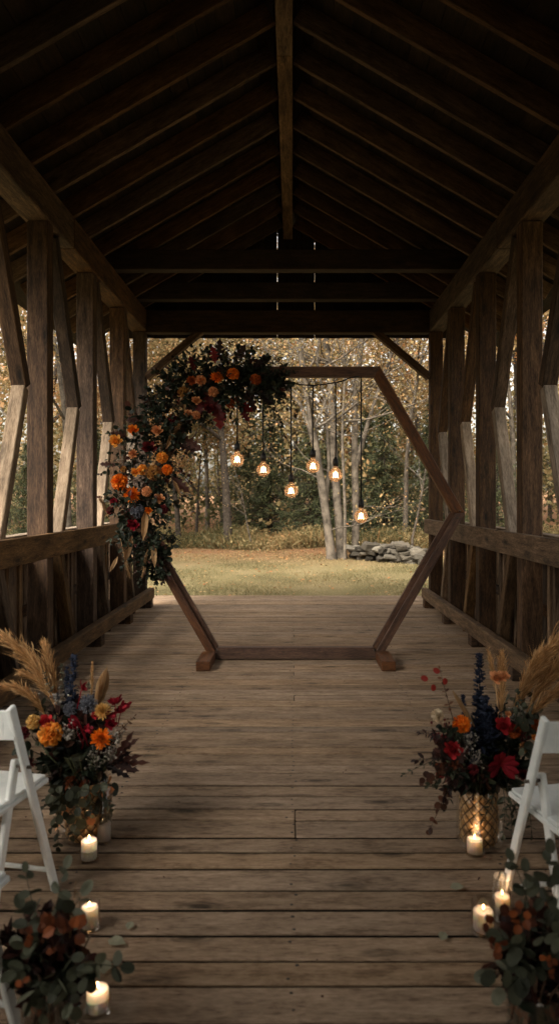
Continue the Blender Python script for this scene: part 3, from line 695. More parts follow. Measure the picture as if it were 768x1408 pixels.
# garland on the arch
gar = thing('flower_garland', at(190, 700, AY), 'big autumn flower garland climbing the left side and top of the arch', 'flower garland')
path = [(379, 520, 24), (345, 522, 36), (312, 524, 44), (278, 532, 50), (244, 556, 46), (218, 592, 42), (204, 632, 46), (194, 672, 48), (194, 712, 42), (204, 750, 30), (214, 782, 16)]
def garland_leaves():
    ids = [] ; g = MB(); zones = [MB() for _ in range(3)]
    for q in range(470):
        t = random.random()*(len(path)-1); i = min(int(t), len(path)-2); f = t-i
        px, py, r = [path[i][j]*(1-f)+path[i+1][j]*f for j in range(3)]
        d = AY-.06+random.uniform(-.10, .12); c = at(px, py, d); rr = r/133.
        ang = random.uniform(0, 2*math.pi); dr = np.array([math.cos(ang), random.uniform(-.8, .2), math.sin(ang)])
        if i >= 6: dr = unit(dr+np.array([0, 0, -.9]))
        elif i <= 1: dr = unit(dr+np.array([.5, 0, -.35]))
        else: dr = unit(dr)
        s0 = c+dr*rr*random.uniform(0, .45); L = rr*random.uniform(.4, 1.0); s1 = s0+dr*L
        P = arc(s0, s1, np.array([0, 0, .03])*random.uniform(-1, 1)+.02*randdir(1)[0], 6)
        z = zones[min(2, i//4)]; z.tube(P, np.linspace(.0022, .001, 6), 4, rn=(.1, .3))
        k = random.randint(4, 7); sz = random.uniform(.035, .075)
        ps = []; X = []; Z = []; S = []
        for j in range(k):
            tt = (j+.7)/k; a = tt*5; i0 = min(int(a), 4); p = P[i0]*(1-(a-i0))+P[i0+1]*(a-i0); fx, fy, fz = frame(dr); b0 = j*1.9
            for sg in (0, math.pi):
                v = math.cos(b0+sg)*fx+math.sin(b0+sg)*fy; ps.append(p); X.append(unit(v+dr*.6)); Z.append(unit(randdir(1)[0]+np.array([0, -.6, .3]))); S.append(sz*random.uniform(.7, 1.15))
        ps.append(P[-1]); X.append(dr); Z.append(np.array([0, -1, .2])); S.append(sz)
        S = np.array(S); n = len(S)
        z.inst(T_OVAL if random.random() < .7 else T_ROUND, ps, np.array(X), np.array(Z), S, S*random.choice([.45, .6, .8]), S)
    for z in zones: z.build('foliage', M['darkleaf'], gar)
garland_leaves()
# outlying sprays that break the outline
def gp(px, py, dy=0): return at(px, py, AY-.05+dy)
sprays = [((300, 510), (318, 472)), ((320, 510), (352, 478)), ((340, 512), (384, 492)), ((262, 520), (238, 492)), ((250, 530), (214, 512)), ((285, 515), (276, 476)),
          ((370, 530), (393, 560)), ((365, 530), (388, 585)), ((350, 540), (372, 590)), ((378, 520), (396, 535)), ((200, 640), (148, 632)), ((190, 610), (150, 596)), ((190, 660), (138, 652)),
          ((225, 570), (196, 545)), ((240, 620), (282, 634)), ((240, 640), (262, 662)), ((310, 550), (306, 590)), ((235, 600), (262, 620)), ((215, 590), (180, 570)),
          ((185, 700), (146, 760)), ((200, 720), (180, 790)), ((210, 720), (232, 792)), ((205, 740), (200, 806)), ((220, 700), (246, 745)), ((215, 730), (222, 800)), ((190, 730), (168, 782))]
for i, (a, b_) in enumerate(sprays):
    leafstem(gp(*a), gp(*b_, dy=random.uniform(-.12, .05)), np.array([0, 0, .03*random.choice([-1, 1])]), gar, M['darkleaf'] if i % 3 else M['oakdark'], name='leaf_spray', k=random.randint(5, 8), size=random.uniform(.05, .075), tmpl=random.choice([T_OVAL, T_ROUND, T_OVAL]), aspect=random.choice([.5, .65, .9]), tip=.6)
gc = gp(225, 600, .3)
for q in range(56):
    t = random.random()*(len(path)-1); i = min(int(t), len(path)-2); f = t-i
    px, py, r = [path[i][j]*(1-f)+path[i+1][j]*f for j in range(3)]
    a_ = random.uniform(0, 6.283); L_ = r+random.uniform(4, 20)
    if i >= 6 and math.sin(a_) > 0: a_ = -a_
    leafstem(gp(px+math.cos(a_)*r*.5, py-math.sin(a_)*r*.5), gp(px+math.cos(a_)*L_, py-math.sin(a_)*L_+random.uniform(0, 10), dy=random.uniform(-.14, .10)), (0, 0, random.uniform(-.04, .05)), gar, M[random.choice(['darkleaf', 'darkleaf', 'oakdark', 'euca', 'darkleaf'])], name='leaf_spray', k=random.randint(6, 9), size=random.uniform(.028, .048), tmpl=random.choice([T_OVAL, T_ROUND]), aspect=random.choice([.45, .6, .8]), tip=.5, rstem=.0016, rn_hi=.5)
for (px, py, r, mt, kind) in [
    (298, 520, 10, 'orange', 'd'), (320, 514.5, 8, 'orange', 'p'), (351, 522, 7.5, 'rustp', 'p'), (263, 524, 7.5, 'rustp', 'd'), (275.5, 523, 7.5, 'peach', 'p'), (293, 539, 7, 'peach', 'p'),
    (269.6, 551, 6.5, 'peach', 'r'), (316, 555, 6.5, 'rustp', 'p'), (259, 569, 5.5, 'peach', 'r'), (269, 571, 6, 'peach', 'p'), (183, 591, 6.5, 'orange', 'r'), (215.7, 592, 7, 'peach', 'r'),
    (159, 606, 7.5, 'amberp', 'r'), (183, 624, 7, 'peach', 'd'), (223, 629, 8.5, 'amberp', 'p'), (186, 649, 5.5, 'amberp', 'r'), (196, 646, 6.5, 'amberp', 'p'), (211, 650, 10, 'wineberry', 'p'),
    (230, 646, 6.5, 'orange', 'p'), (164.6, 663, 10.5, 'orange', 'p'), (182, 680, 10.5, 'orange', 'd'), (202, 676, 7.5, 'peach', 'p'), (218.6, 685, 7, 'peach', 'r'), (204, 701.5, 5, 'orange', 'r'),
    (205, 616, 8.5, 'wine', 'r'), (183, 721, 7, 'red', 'r'), (287, 562, 7, 'wine', 'r'), (170, 645, 5, 'wineberry', 'p'), (225, 700, 7, 'wine', 'p'), (237, 575, 6, 'wine', 'p'), (157, 690, 6, 'red', 'p'), (152, 702, 6, 'wine', 'p'), (252, 540, 8, 'wineberry', 'p')]:
    p = gp(px, py, -.17-.03*random.random()); n = toward(p, gc, .35); r_ = r*random.uniform(.92, 1.12)/133.
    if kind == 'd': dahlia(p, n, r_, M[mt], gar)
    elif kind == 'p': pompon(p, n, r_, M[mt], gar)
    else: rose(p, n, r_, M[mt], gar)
thistle(gp(189, 703, -.17), .075, gar)
thistle(gp(176, 640, -.12), .04, gar, M['gyp'])
for (px, py, dx, dz, L) in [(285, 535, .15, -1, .28), (292, 548, .45, -1, .30), (300, 556, .1, -1, .30), (278, 548, -.2, -1, .22), (326, 552, .9, -.6, .22), (296, 500, -.15, 1, .2), (268, 510, -.3, .9, .18), (330, 560, .5, -.8, .2)]:
    oakleaf(gp(px, py, -.12), (dx, -.25, dz), (random.uniform(-.2, .2), -1, .2), L*.9, L*.6, M['burg'], gar)
for (px, py, dx, dz, L) in [(320, 500, .6, .9, .24), (300, 495, .1, 1, .22), (338, 535, .4, -1, .26), (352, 535, .8, -.7, .25), (345, 505, 1, .5, .22), (250, 600, .7, -.5, .26), (240, 610, 1, -.3, .25), (262, 560, .7, -.8, .22), (236, 655, .8, -.7, .25), (175, 600, -.9, .2, .18), (160, 640, -1, .1, .17), (215, 560, -.7, .5, .2), (200, 575, -.8, -.1, .2)]:
    oakleaf(gp(px, py, -.08), (dx, -.15, dz), (random.uniform(-.3, .3), -1, .1), L, L*.55, M['oakdark'], gar)
for (px, py, dx, dz, L) in [(240, 590, -.4, -1, .22), (238, 660, .45, -.9, .17), (165, 690, -.7, -.7, .22), (182, 735, -.25, -1, .30), (200, 700, -.05, -1, .32), (210, 745, .1, -1, .26), (162, 765, -.5, -1, .18), (252, 545, .1, -.9, .15)]:
    g = MB(); g.inst(T_OVAL, [gp(px, py, -.16)], np.array([dx, -.1, dz]), np.array([.3, -1, .1]), [L], [L*.26], [L]); g.build('dried_leaf', M['tan'], gar)
for a, b_ in (((165, 740), (178, 790)), ((150, 715), (140, 690)), ((205, 745), (196, 790)), ((230, 610), (245, 585))):
    pampas(gp(*a, dy=-.12), gp(*b_, dy=-.16), (0, 0, .01), .06, gar, M['tan'], N=120, name='dried_grass', start=.1)
cluster([gp(175, 612, -.14), gp(166, 632, -.13), gp(198, 632, -.14), gp(222, 612, -.12)], .006, 22, .028, M['gyp'], gar, 'baby_breath')
cluster([gp(180, 652, -.15), gp(178, 705, -.15), gp(250, 552, -.12)], .008, 24, .03, M['wine'], gar, 'berry_cluster')
for (a, b_) in (((190, 610), (150, 640)), ((225, 570), (205, 540)), ((345, 545), (385, 575)), ((200, 735), (190, 800))):
    leafstem(gp(*a), gp(*b_, dy=-.15), (0, 0, .02), gar, M['euca'], k=6, size=.05, rn_hi=.25)

# ------------------------------------------------------------ floor vases
def lathe_vase(c, r, h, mat, name, label, cat, group=None, gold=False, patt=0.0, foot=True):
    t = thing(name, c, label, cat, group)
    o = (c[0], c[1], c[2])
    if gold:
        def mod(rr, z, a): return rr*(1+.10*(abs(math.sin(a*6+z*62))*abs(math.sin(a*6-z*62)))**.7) if rr > r*.5 else rr
        prof = [(.0, .003), (r*.85, .003)]+[(r*(.85+.10*min(1, k/8)), .003+h*k/72) for k in range(73)]+[(r*.95, h), (r*.93, h*.5), (r*.8, .02), (0, .02)]
        MB().lathe(prof, 120, o, mod=mod).build('body', mat, t)
        MB().lathe([(r*1.03, h-.004), (r*1.035, h+.004), (r*.97, h+.006), (r*.96, h-.004), (r*1.03, h-.004)], 40, o).build('rim', mat, t)
    else:
        if patt:
            def mod(rr, z, a): return rr*(1+patt*abs(math.sin(a*8+z*90))*abs(math.sin(a*8-z*90))) if rr > r*.99 else rr
        else: mod = None
        prof = [(.0, .003), (r*.9, .003)]+[(r, .012+(h-.012)*k/24) for k in range(25)]+[(r*.96, h), (r*.95, .02), (0, .018)]
        MB().lathe(prof, 64, o, mod=mod).build('body', mat, t)
        MB().lathe([(r*1.0, h-.003), (r*1.02, h+.002), (r*.98, h+.006), (r*.94, h+.001)], 40, o).build('rim', mat, t)
    return t

# left large vase and its flowers
LV = np.array([-1.01, 3.42, 0.0])
lv = lathe_vase(LV, .098, .27, M['gold'], 'gold_vase', 'gold quilted glass vase half hidden by trailing leaves, left side of the aisle', 'vase', gold=True)
la = thing('flower_arrangement', (LV[0], LV[1], .02), 'tall bouquet with pampas and orange blooms in the leaf-covered gold vase, left side', 'flowers')
def lp(px, py, dy=0): return at(px, py, 3.42+dy)
RIM = LV+[0, 0, .30]
g = MB()
for i in range(34):
    a = random.uniform(0, 6.28); q = random.uniform(0, .07); b0 = LV+[q*math.cos(a), q*math.sin(a), .03]; a2 = a+random.uniform(-.6, .6)
    g.tube([b0, LV+[.08*math.cos(a2), .08*math.sin(a2), .30], LV+[.2*math.cos(a2), .2*math.sin(a2), .45]], [.004, .0035, .003], 5)
g.build('stems', M['stem'], la)
g = MB(); n = 20
a = rng.uniform(0, 6.28, n); q = .122*np.sqrt(rng.uniform(.5, 1, n)); a = -np.abs(a)*.5; p = LV+np.stack([.122*np.cos(a), .122*np.sin(a), rng.uniform(.06, .27, n)], -1)
g.inst(T_OVAL, p, randdir(n), np.stack([np.cos(a), np.sin(a), np.full(n, .2)], -1), rng.uniform(.04, .07, n), rng.uniform(.035, .055, n), None); g.build('copper_leaves', M['peach'], la)
g = MB(); n = 26
a = rng.uniform(0, 6.28, n); a = -np.abs(a)*.5; p = LV+np.stack([.128*np.cos(a), .128*np.sin(a), rng.uniform(.10, .29, n)**1.0, ], -1)
g.inst(T_ROUND, p, randdir(n), np.stack([np.cos(a), np.sin(a), np.full(n, .2)], -1), rng.uniform(.045, .07, n), None, None, np.stack([rng.random(n)*.7, rng.random(n)], -1)); g.build('trailing_leaves', M['euca'], la)

for t_, c_, r_g, h_g in ((lv, LV, .118, .29),):
    MB().lathe([(.0, .0), (r_g, .0015), (r_g, h_g), (r_g-.003, h_g+.001), (r_g-.004, .006)], 48, c_).build('outer_glass', M['thin'], t_)
def fillball(c, rx, rz, n, mat, parent, name='foliage', size=(.05, .09), tmpl=T_OVAL, asp=.5):
    g = MB()
    for q in range(n):
        d = unit(randdir(1)[0]+np.array([0, 0, .25])); base = c+np.array([0, 0, -rz*.6])
        tip = c+d*np.array([rx, rx*.8, rz])*random.uniform(.55, 1.0); P = arc(base+.03*randdir(1)[0], tip, .05*randdir(1)[0], 6); g.tube(P, np.linspace(.003, .0012, 6), 4, rn=(.2, .2))
        k = random.randint(5, 9); tt = rng.uniform(.35, 1, k); ii = np.minimum((tt*5).astype(int), 4); ff = (tt*5-ii)[:, None]; pp = P[ii]*(1-ff)+P[ii+1]*ff
        S = rng.uniform(size[0], size[1], k); dd = unit(tip-base)
        g.inst(tmpl, pp, unit(dd*.6+randdir(k)), unit(randdir(k)+np.array([0, -.5, .5])), S, S*asp, S)
    return g.build(name, mat, parent)
cen = lp(108, 1030)
fillball(cen, .20, .17, 110, M['darkleaf'], la)
fillball(lp(105, 1010), .19, .2, 40, M['oakdark'], la, size=(.06, .09), asp=.6)
fillball(lp(70, 1000, .06), .13, .17, 24, M['euca'], la, name='silver_foliage', size=(.025, .04), tmpl=T_ROUND, asp=.8)
fl = cen+np.array([0, .25, -.15])
for (px, py, r, mt, kd) in [(70, 1009, 16, 'amberp', 'p'), (139, 1016, 13.5, 'orange', 'd'), (46, 993, 9.5, 'yellowp', 'p'), (141, 978, 11, 'yellowp', 'd'), (64, 992, 9, 'coral', 'r'), (34, 1008, 8, 'wine', 'p'), (152, 996, 7, 'red', 'r'), (131, 984, 5, 'coral', 'r'), (40, 1050, 9, 'wine', 'd')]:
    p = lp(px, py, -.17); n_ = toward(p, fl, .8)
    (dahlia if kd == 'd' else pompon if kd == 'p' else rose)(p, n_, r/280., M[mt], la)
for (px, py, r) in [(97, 975, 10), (121, 968, 13), (78, 958, 5), (92, 950, 4)]: thistle(lp(px, py, -.1), r/280., la)
delphinium(lp(99, 985, -.02), lp(101, 900, .02), .034, M['navy'], la); delphinium(lp(91, 970, .05), lp(92, 915, .07), .022, M['navy'], la)
pampas(lp(88, 1010, .0), lp(14, 880, .05), (.04, 0, .03), .085, la, N=800); pampas(lp(80, 985, .05), lp(62, 890, .10), (.01, 0, 0), .055, la, N=520)
pampas(lp(70, 1010, .0), lp(14, 944, -.02), (.03, 0, .04), .06, la, N=440); pampas(lp(82, 1000, .0), lp(34, 926, .0), (.03, 0, .04), .055, la, N=420)
pampas(lp(125, 975, 0), lp(127, 913, 0), (0, 0, 0), .02, la, N=180, name='dried_grass')
g = MB()
for q in range(9): g.inst(T_OVAL, [lp(134, 972, 0)], unit(np.array([.05+.045*q, .02*q-.08, 1.0])), np.array([.2*(q-4), -1, .1]), [.155+.012*min(q, 8-q)], [.032], [.1])
g.build('dried_fan_leaf', M['tan'], la)
for (px, py, dx) in [(112, 948, .3), (110, 1000, -.6), (118, 1006, .4), (160, 978, .6), (168, 972, 1.0), (108, 992, -1), (150, 985, .2), (158, 968, 0.0), (103, 999, -.8)]:
    g = MB(); p = lp(px, py, -.16); n = 9
    X = unit(np.array([dx, -.3, .6])+.45*randdir(n)); g.inst(T_PETAL, np.repeat([p], n, 0)+.008*randdir(n), X, randdir(n), rng.uniform(.03, .05, n), rng.uniform(.018, .028, n), None)
    g.tube(arc(p, p+np.array([-.03*np.sign(dx), .03, -.10]), (0, 0, 0), 4), .0025, 5); g.build('red_bloom', M['red'], la)
for q in range(8):
    a = R(-35+q*13); p = lp(150, 1046, -.10); oakleaf(p+.03*randdir(1)[0], (math.cos(a), -.2+.3*random.random(), math.sin(a)-.0), (random.uniform(-.9, .9), -1, .8), random.uniform(.13, .22), .05, M['oakdark'], la)
for (a, b_, mt, sz) in [((110, 1070), (70, 1140), 'euca', .055), ((95, 1070), (55, 1120), 'euca', .05), ((120, 1072), (100, 1150), 'euca', .06), ((135, 1072), (152, 1112), 'euca', .045), ((80, 1050), (40, 1080), 'euca', .05), ((60, 1040), (22, 1030), 'darkleaf', .06), ((90, 1075), (80, 1165), 'euca', .055), ((125, 1070), (126, 1120), 'euca', .05)]:
    leafstem(lp(*a, dy=-.13), lp(*b_, dy=-.17), (0, -.04, .03), la, M[mt], k=6, size=sz, rn_hi=.55)
for (a, b_, mt, sz) in [((150, 1020), (185, 985), 'brownleaf', .026), ((150, 1025), (172, 1005), 'brownleaf', .024), ((120, 950), (122, 940), 'euca', .02), ((75, 960), (60, 925), 'euca', .022), ((90, 960), (84, 915), 'euca', .022), ((105, 1060), (90, 1088), 'copper', .05), ((110, 1065), (122, 1090), 'copper', .05)]:
    leafstem(lp(*a, dy=-.12), lp(*b_, dy=-.12), (0, 0, .0), la, M[mt], name='small_leaf_stem', k=8, size=sz, tmpl=T_OVAL, aspect=.6)
cluster([lp(78, 958, -.12), lp(88, 1008, -.17), (lp(98, 1003, -.17)), lp(150, 1035, -.16), lp(130, 1043, -.17), lp(160, 1010, -.15)], .0055, 26, .022, M['gyp'], la, 'baby_breath')

# right gold vase and its flowers
RV = np.array([.895, 3.36, 0.0])
rv = lathe_vase(RV, .088, .25, M['gold'], 'gold_vase', 'gold quilted glass vase in plain view, right side of the aisle', 'vase', gold=True)
MB().lathe([(.0, .0), (.108, .0015), (.108, .272), (.105, .273), (.104, .006)], 48, RV).build('outer_glass', M['thin'], rv)
ra = thing('flower_arrangement', (RV[0], RV[1], .02), 'tall bouquet with navy spikes and wide pampas in the bare gold vase, right side', 'flowers')
def rp_(px, py, dy=0): return at(px, py, 3.36+dy)
g = MB()
for i in range(30):
    a = random.uniform(0, 6.28); a2 = a+random.uniform(-.6, .6)
    g.tube([RV+[.02*math.cos(a), .02*math.sin(a), .04], RV+[.07*math.cos(a2), .07*math.sin(a2), .27], RV+[.18*math.cos(a2), .16*math.sin(a2), .42]], [.004, .0035, .003], 5)
g.build('stems', M['stem'], ra)
cen = rp_(668, 1035)
fillball(cen, .20, .18, 115, M['darkleaf'], ra); fillball(rp_(640, 1040), .15, .13, 30, M['oakdark'], ra, size=(.05, .085), asp=.6)
fillball(rp_(668, 1010, -.06), .10, .15, 46, M['navy'], ra, name='navy_foliage', size=(.03, .05), asp=.5)
fillball(rp_(715, 985, .05), .14, .16, 26, M['euca'], ra, name='silver_foliage', size=(.025, .04), tmpl=T_ROUND, asp=.8)
fl = cen+np.array([0, .25, -.15])
for (px, py, r, mt, kd) in [(682, 932, 9, 'peach', 'r'), (692, 930, 7, 'peach', 'r'), (601, 984, 8.5, 'cream', 'p'), (634, 996, 12, 'orange', 'p'), (622, 1031, 11, 'coral', 'r'), (692, 998, 11, 'coral', 'r'), (706, 1006, 9, 'rustp', 'p'), (721, 1028, 7, 'wineberry', 'p'), (605, 1065, 6, 'coral', 'p'), (698, 982, 4, 'peach', 'r'), (718, 1066, 8, 'wine', 'd'), (738, 998, 8, 'rustp', 'p'), (735, 1015, 5, 'amberp', 'r'), (650, 1058, 7, 'wine', 'p')]:
    p = rp_(px, py, -.16); n_ = toward(p, fl, .8)
    (dahlia if kd == 'd' else pompon if kd == 'p' else rose)(p, n_, r/285., M[mt], ra)
for q in range(9):
    a = R(-120+q*30+random.uniform(-8, 8)); g = MB(); g.inst(T_PETAL, [rp_(688, 1050, -.2)], np.array([math.sin(a)*.6, -.6, math.cos(a)*.8-.3]), np.array([math.sin(a), .4, math.cos(a)]), [.085], [.045], [.08]); g.build('lily_petal', M['red'], ra)
delphinium(rp_(660, 985), rp_(658, 900), .036, M['navy'], ra); delphinium(rp_(672, 1020, -.12), rp_(664, 960, -.1), .05, M['navy'], ra); delphinium(rp_(640, 1010, -.1), rp_(636, 955, -.06), .02, M['navy'], ra)
pampas(rp_(688, 1000, -.05), rp_(690, 905, -.02), (0, 0, 0), .05, ra, N=420, name='dried_grass', start=.15); pampas(rp_(684, 990, -.05), rp_(672, 898, -.02), (.01, 0, 0), .03, ra, N=220, name='dried_grass', start=.5)
for (a, b_, sg, w_, N_) in [((705, 1000), (768, 880), (-.03, 0, .03), .09, 760), ((715, 1005), (790, 905), (-.03, 0, .04), .09, 760), ((700, 990), (740, 895), (-.01, 0, .0), .045, 400), ((715, 1010), (785, 945), (-.02, 0, .04), .07, 500), ((700, 1000), (752, 915), (-.02, 0, .02), .06, 480)]:
    pampas(rp_(*a), rp_(*b_, dy=random.uniform(-.05, .05)), sg, w_, ra, N=N_)
MB().tube(arc(rp_(652, 1000, -.1), rp_(622, 950, -.1), (0, 0, 0), 6), [.003, .008, .011, .011, .009, .003], 8).build('cattail', M['tan'], ra)
leafstem(rp_(625, 1000, -.1), rp_(604, 920, -.12), (-.0, 0, 0), ra, M['brownleaf'], name='red_leaf_stem', k=7, size=.032, tmpl=T_OVAL, aspect=.6)
for (px, py) in ((607, 925), (591, 935), (616, 941), (600, 950)):
    g = MB(); p = rp_(px, py, -.12); g.inst(T_ROUND, [p-np.array([.01, 0, 0])], unit(np.array([random.uniform(-1, 1), -.2, .4])), np.array([.2, -1, .2]), [.038], [.027], [.03], np.array([[.9, .9]])); g.build('red_leaf', M['burg'], ra)
for (a, b_, mt, sz, tm) in [((620, 1040), (554, 1066), 'euca', .035, T_OVAL), ((630, 1050), (572, 1046), 'oakdark', .06, T_OVAL), ((625, 1060), (590, 1142), 'brownleaf', .05, T_ROUND), ((622, 1030), (578, 1008), 'oakdark', .045, T_OVAL), ((625, 1050), (582, 1075), 'brownleaf', .055, T_ROUND), ((630, 1060), (602, 1112), 'oakdark', .055, T_OVAL), ((640, 1055), (590, 1080), 'euca', .065, T_OVAL),
                           ((635, 1050), (612, 1110), 'darkleaf', .06, T_OVAL), ((700, 1080), (710, 1160), 'euca', .06, T_OVAL), ((690, 1080), (690, 1150), 'euca', .055, T_OVAL), ((715, 1080), (730, 1150), 'euca', .055, T_OVAL), ((705, 1030), (735, 1040), 'euca', .05, T_ROUND), ((700, 1010), (730, 985), 'euca', .055, T_ROUND),
                           ((705, 1000), (712, 950), 'euca', .03, T_ROUND), ((695, 1070), (702, 1175), 'euca', .05, T_OVAL), ((640, 1030), (606, 1000), 'darkleaf', .05, T_ROUND), ((640, 1060), (600, 1050), 'copper', .04, T_OVAL), ((720, 1080), (745, 1110), 'euca', .05, T_OVAL), ((680, 1085), (662, 1130), 'euca', .04, T_OVAL)]:
    leafstem(rp_(*a, dy=-.14), rp_(*b_, dy=-.17), (0, -.04, .03), ra, M[mt], k=7, size=sz, tmpl=tm, aspect=.5 if tm is T_OVAL else .9, rn_hi=.5)
for q in range(7):
    a = R(150+q*16); oakleaf(rp_(640, 1030, -.1)+.02*randdir(1)[0], (math.cos(a), -.3, math.sin(a)), (random.uniform(-.3, .3), -1, .5), random.uniform(.10, .15), .08, M['oakdark'], ra)
cluster([rp_(645, 1015, -.18), rp_(655, 1040, -.18), rp_(638, 1022, -.18), rp_(712, 985, -.08), rp_(700, 995, -.1)], .0050, 26, .022, M['gyp'], ra, 'baby_breath')
cluster([rp_(600, 1010, -.12), rp_(612, 995, -.12), rp_(722, 1010, -.12)], .006, 14, .018, M['wine'], ra, 'berry_cluster')

# nearer low arrangements
def low(cx, lab, vlab, pts, top, seed):
    V0 = np.array([cx, 2.12, 0])
    lathe_vase(V0, .082, .17, M['glass'], 'glass_vase', vlab, 'vase', patt=.05)
    t = thing('flower_arrangement', (cx, 2.12, .02), lab, 'flowers')
    g = MB()
    for i in range(18):
        a = random.uniform(0, 6.28); g.tube([V0+[.02*math.cos(a), .02*math.sin(a), .02], V0+[.06*math.cos(a), .06*math.sin(a), .18], V0+[.12*math.cos(a), .12*math.sin(a), .28]], .003, 5)
    g.build('stems', M['woodstem'], t)
    fillball(V0+[0, 0, .27], .14, .14, 55, M['oakdark'], t, size=(.04, .06), asp=.7)
    fillball(V0+[0, 0, .24], .13, .11, 12, M['darkleaf'], t, size=(.045, .065), asp=.75, tmpl=T_ROUND)
    fillball(V0+[0, 0, .33], .13, .10, 14, M['brownleaf'], t, name='brown_foliage', size=(.035, .05), asp=.8, tmpl=T_ROUND)
    g = MB(); n = 60; a = rng.uniform(0, 6.28, n); p = V0+np.stack([.055*np.cos(a), .055*np.sin(a), rng.uniform(.03, .16, n)], -1)
    g.inst(T_ROUND, p, randdir(n), randdir(n), rng.uniform(.02, .035, n)); g.build('inner_leaves', M['copper'], t)
    g = MB(); n = 70; a = rng.uniform(0, 6.28, n); p = V0+np.stack([.06*np.cos(a), .06*np.sin(a), rng.uniform(.03, .16, n)], -1)
    g.inst(T_ROUND, p, randdir(n), randdir(n), rng.uniform(.02, .035, n), rn=np.stack([rng.random(n)*.4, rng.random(n)], -1)); g.build('inner_greenery', M['euca'], t)
    return t, V0
lt, LV2 = low(-.735, 'low bouquet of grey-green leaves and rust leaves at the bottom left of the aisle', 'small patterned glass vase under the low bouquet at the bottom left', None, 0, 1)
def l2(px, py, dy=0): return at(px, py, 2.12+dy)
for (a, b_, sz, hi) in [((75, 1330), (30, 1300), .05, .6), ((80, 1330), (100, 1385), .055, .7), ((90, 1310), (120, 1350), .05, .6), ((70, 1340), (40, 1380), .055, .8), ((85, 1300), (112, 1232), .055, .9), ((75, 1290), (90, 1195), .045, 1.0), ((60, 1330), (20, 1340), .05, .6), ((95, 1330), (165, 1330), .05, .9), ((60, 1290), (36, 1200), .035, .4), ((85, 1330), (80, 1360), .055, .8), ((60, 1320), (30, 1250), .05, .3), ((70, 1345), (60, 1395), .05, .7)]:
    leafstem(l2(*a, dy=-.08), l2(*b_, dy=-.12), (0, -.02, .02), lt, M['euca'], k=3, size=sz*1.02, rn_hi=hi, tip=.85, rn_lo=.1, aspect=.72)
for (px, py, r) in [(80, 1276, .038), (72, 1266, .03), (103, 1281, .036), (64, 1280, .03), (34, 1288, .026), (66, 1318, .02), (26, 1352, .022), (60, 1270, .03), (118, 1258, .02), (90, 1272, .03)]:
    g = MB(); n = 3; g.inst(T_OVAL, l2(px, py, -.17)+.012*randdir(n), randdir(n)*[1, .3, 1], unit(np.array([0, -1, .3])+.4*randdir(n)), np.full(n, r)); g.build('rust_leaf', M['copper'], lt)
leafstem(l2(96, 1290, -.1), l2(104, 1215, -.1), (0, 0, 0), lt, M['tan'], name='catkin', k=7, size=.012, tmpl=T_OVAL, aspect=.6)
rt, RV2 = low(.735, 'low bouquet of silvery leaves and rust leaves at the bottom right of the aisle', 'small patterned glass vase under the low bouquet at the bottom right', None, 0, 2)
for (a, b_, sz, hi) in [((735, 1320), (700, 1300), .055, .6), ((735, 1310), (758, 1270), .055, .8), ((730, 1320), (690, 1290), .055, .7), ((740, 1330), (720, 1345), .06, .5), ((730, 1330), (672, 1340), .055, .9), ((720, 1340), (690, 1368), .05, .9), ((735, 1290), (705, 1185), .045, .6), ((745, 1280), (756, 1175), .05, .5), ((725, 1300), (735, 1230), .05, .4), ((740, 1320), (766, 1310), .055, .8), ((715, 1290), (722, 1200), .045, .5), ((740, 1300), (764, 1210), .05, .4)]:
    leafstem(l2(*a, dy=-.08), l2(*b_, dy=-.12), (0, -.02, .02), rt, M['euca'], k=3, size=sz*1.02, rn_hi=hi, tip=.85, rn_lo=.05, aspect=.72)
for (px, py, r) in [(702, 1254, .028), (720, 1248, .026), (670, 1268, .026), (684, 1300, .03), (716, 1266, .03), (756, 1335, .02), (755, 1322, .022), (728, 1262, .03), (678, 1296, .022)]:
    g = MB(); n = 3; g.inst(T_OVAL, l2(px, py, -.17)+.012*randdir(n), randdir(n)*[1, .3, 1], unit(np.array([0, -1, .3])+.4*randdir(n)), np.full(n, r)); g.build('rust_leaf', M['copper'], rt)

# ------------------------------------------------------------ candles
def candle(px, ybot, r, wh, gh, label, gr=None, lit=True):
    d = F*H/(ybot-VY); c = np.array([(px-VX)*d/F, d, 0.0]); gr = gr or r*1.12; r = r*.92; wh = wh*.95
    t = thing('votive_candle', c, label, 'candle', 'candles in glass holders along the aisle')
    MB().lathe([(.0, .002), (gr*.96, .002), (gr, .006), (gr, gh), (gr*.955, gh+.001), (gr*.95, .012), (0, .010)], 32, c).build('glass_holder', M['glass'], t)
    MB().lathe([(.0, .0125), (r*.97, .0125), (r, .018), (r, .012+wh-.004), (r*.95, .012+wh), (r*.8, .008+wh), (r*.3, .005+wh), (0, .005+wh)], 28, c).build('wax', M['wax'], t)
    MB().tube([c+[0, 0, wh+.004], c+[.001, 0, wh+.02]], .0012, 5).build('wick', M['black'], t)
    if lit:
        MB().lathe([(.0, wh+.013), (.0028, wh+.016), (.004, wh+.020), (.003, wh+.027), (.0012, wh+.033), (0, wh+.036)], 10, c).build('flame', M['flame'], t)
        pl = bpy.data.lights.new('candle_glow', 'POINT'); pl.energy = .036; pl.color = (1, .60, .32); pl.shadow_soft_size = .008
        po = bpy.data.objects.new('candle_glow', pl); C.objects.link(po); po.location = (0, 0, wh+.03); po.parent = t
candle(122.5, 1184, .038, .088, .055, 'lit cream candle in a low glass, in front of the left gold vase')
candle(123, 1277, .035, .075, .10, 'lit cream candle half hidden behind the low bouquet at the left')
candle(134, 1392, .038, .066, .05, 'lit cream candle beside the low bouquet at the bottom left, nearest the viewer')
candle(652, 1175, .039, .062, .085, 'lit cream candle in a glass, in front of the right gold vase')
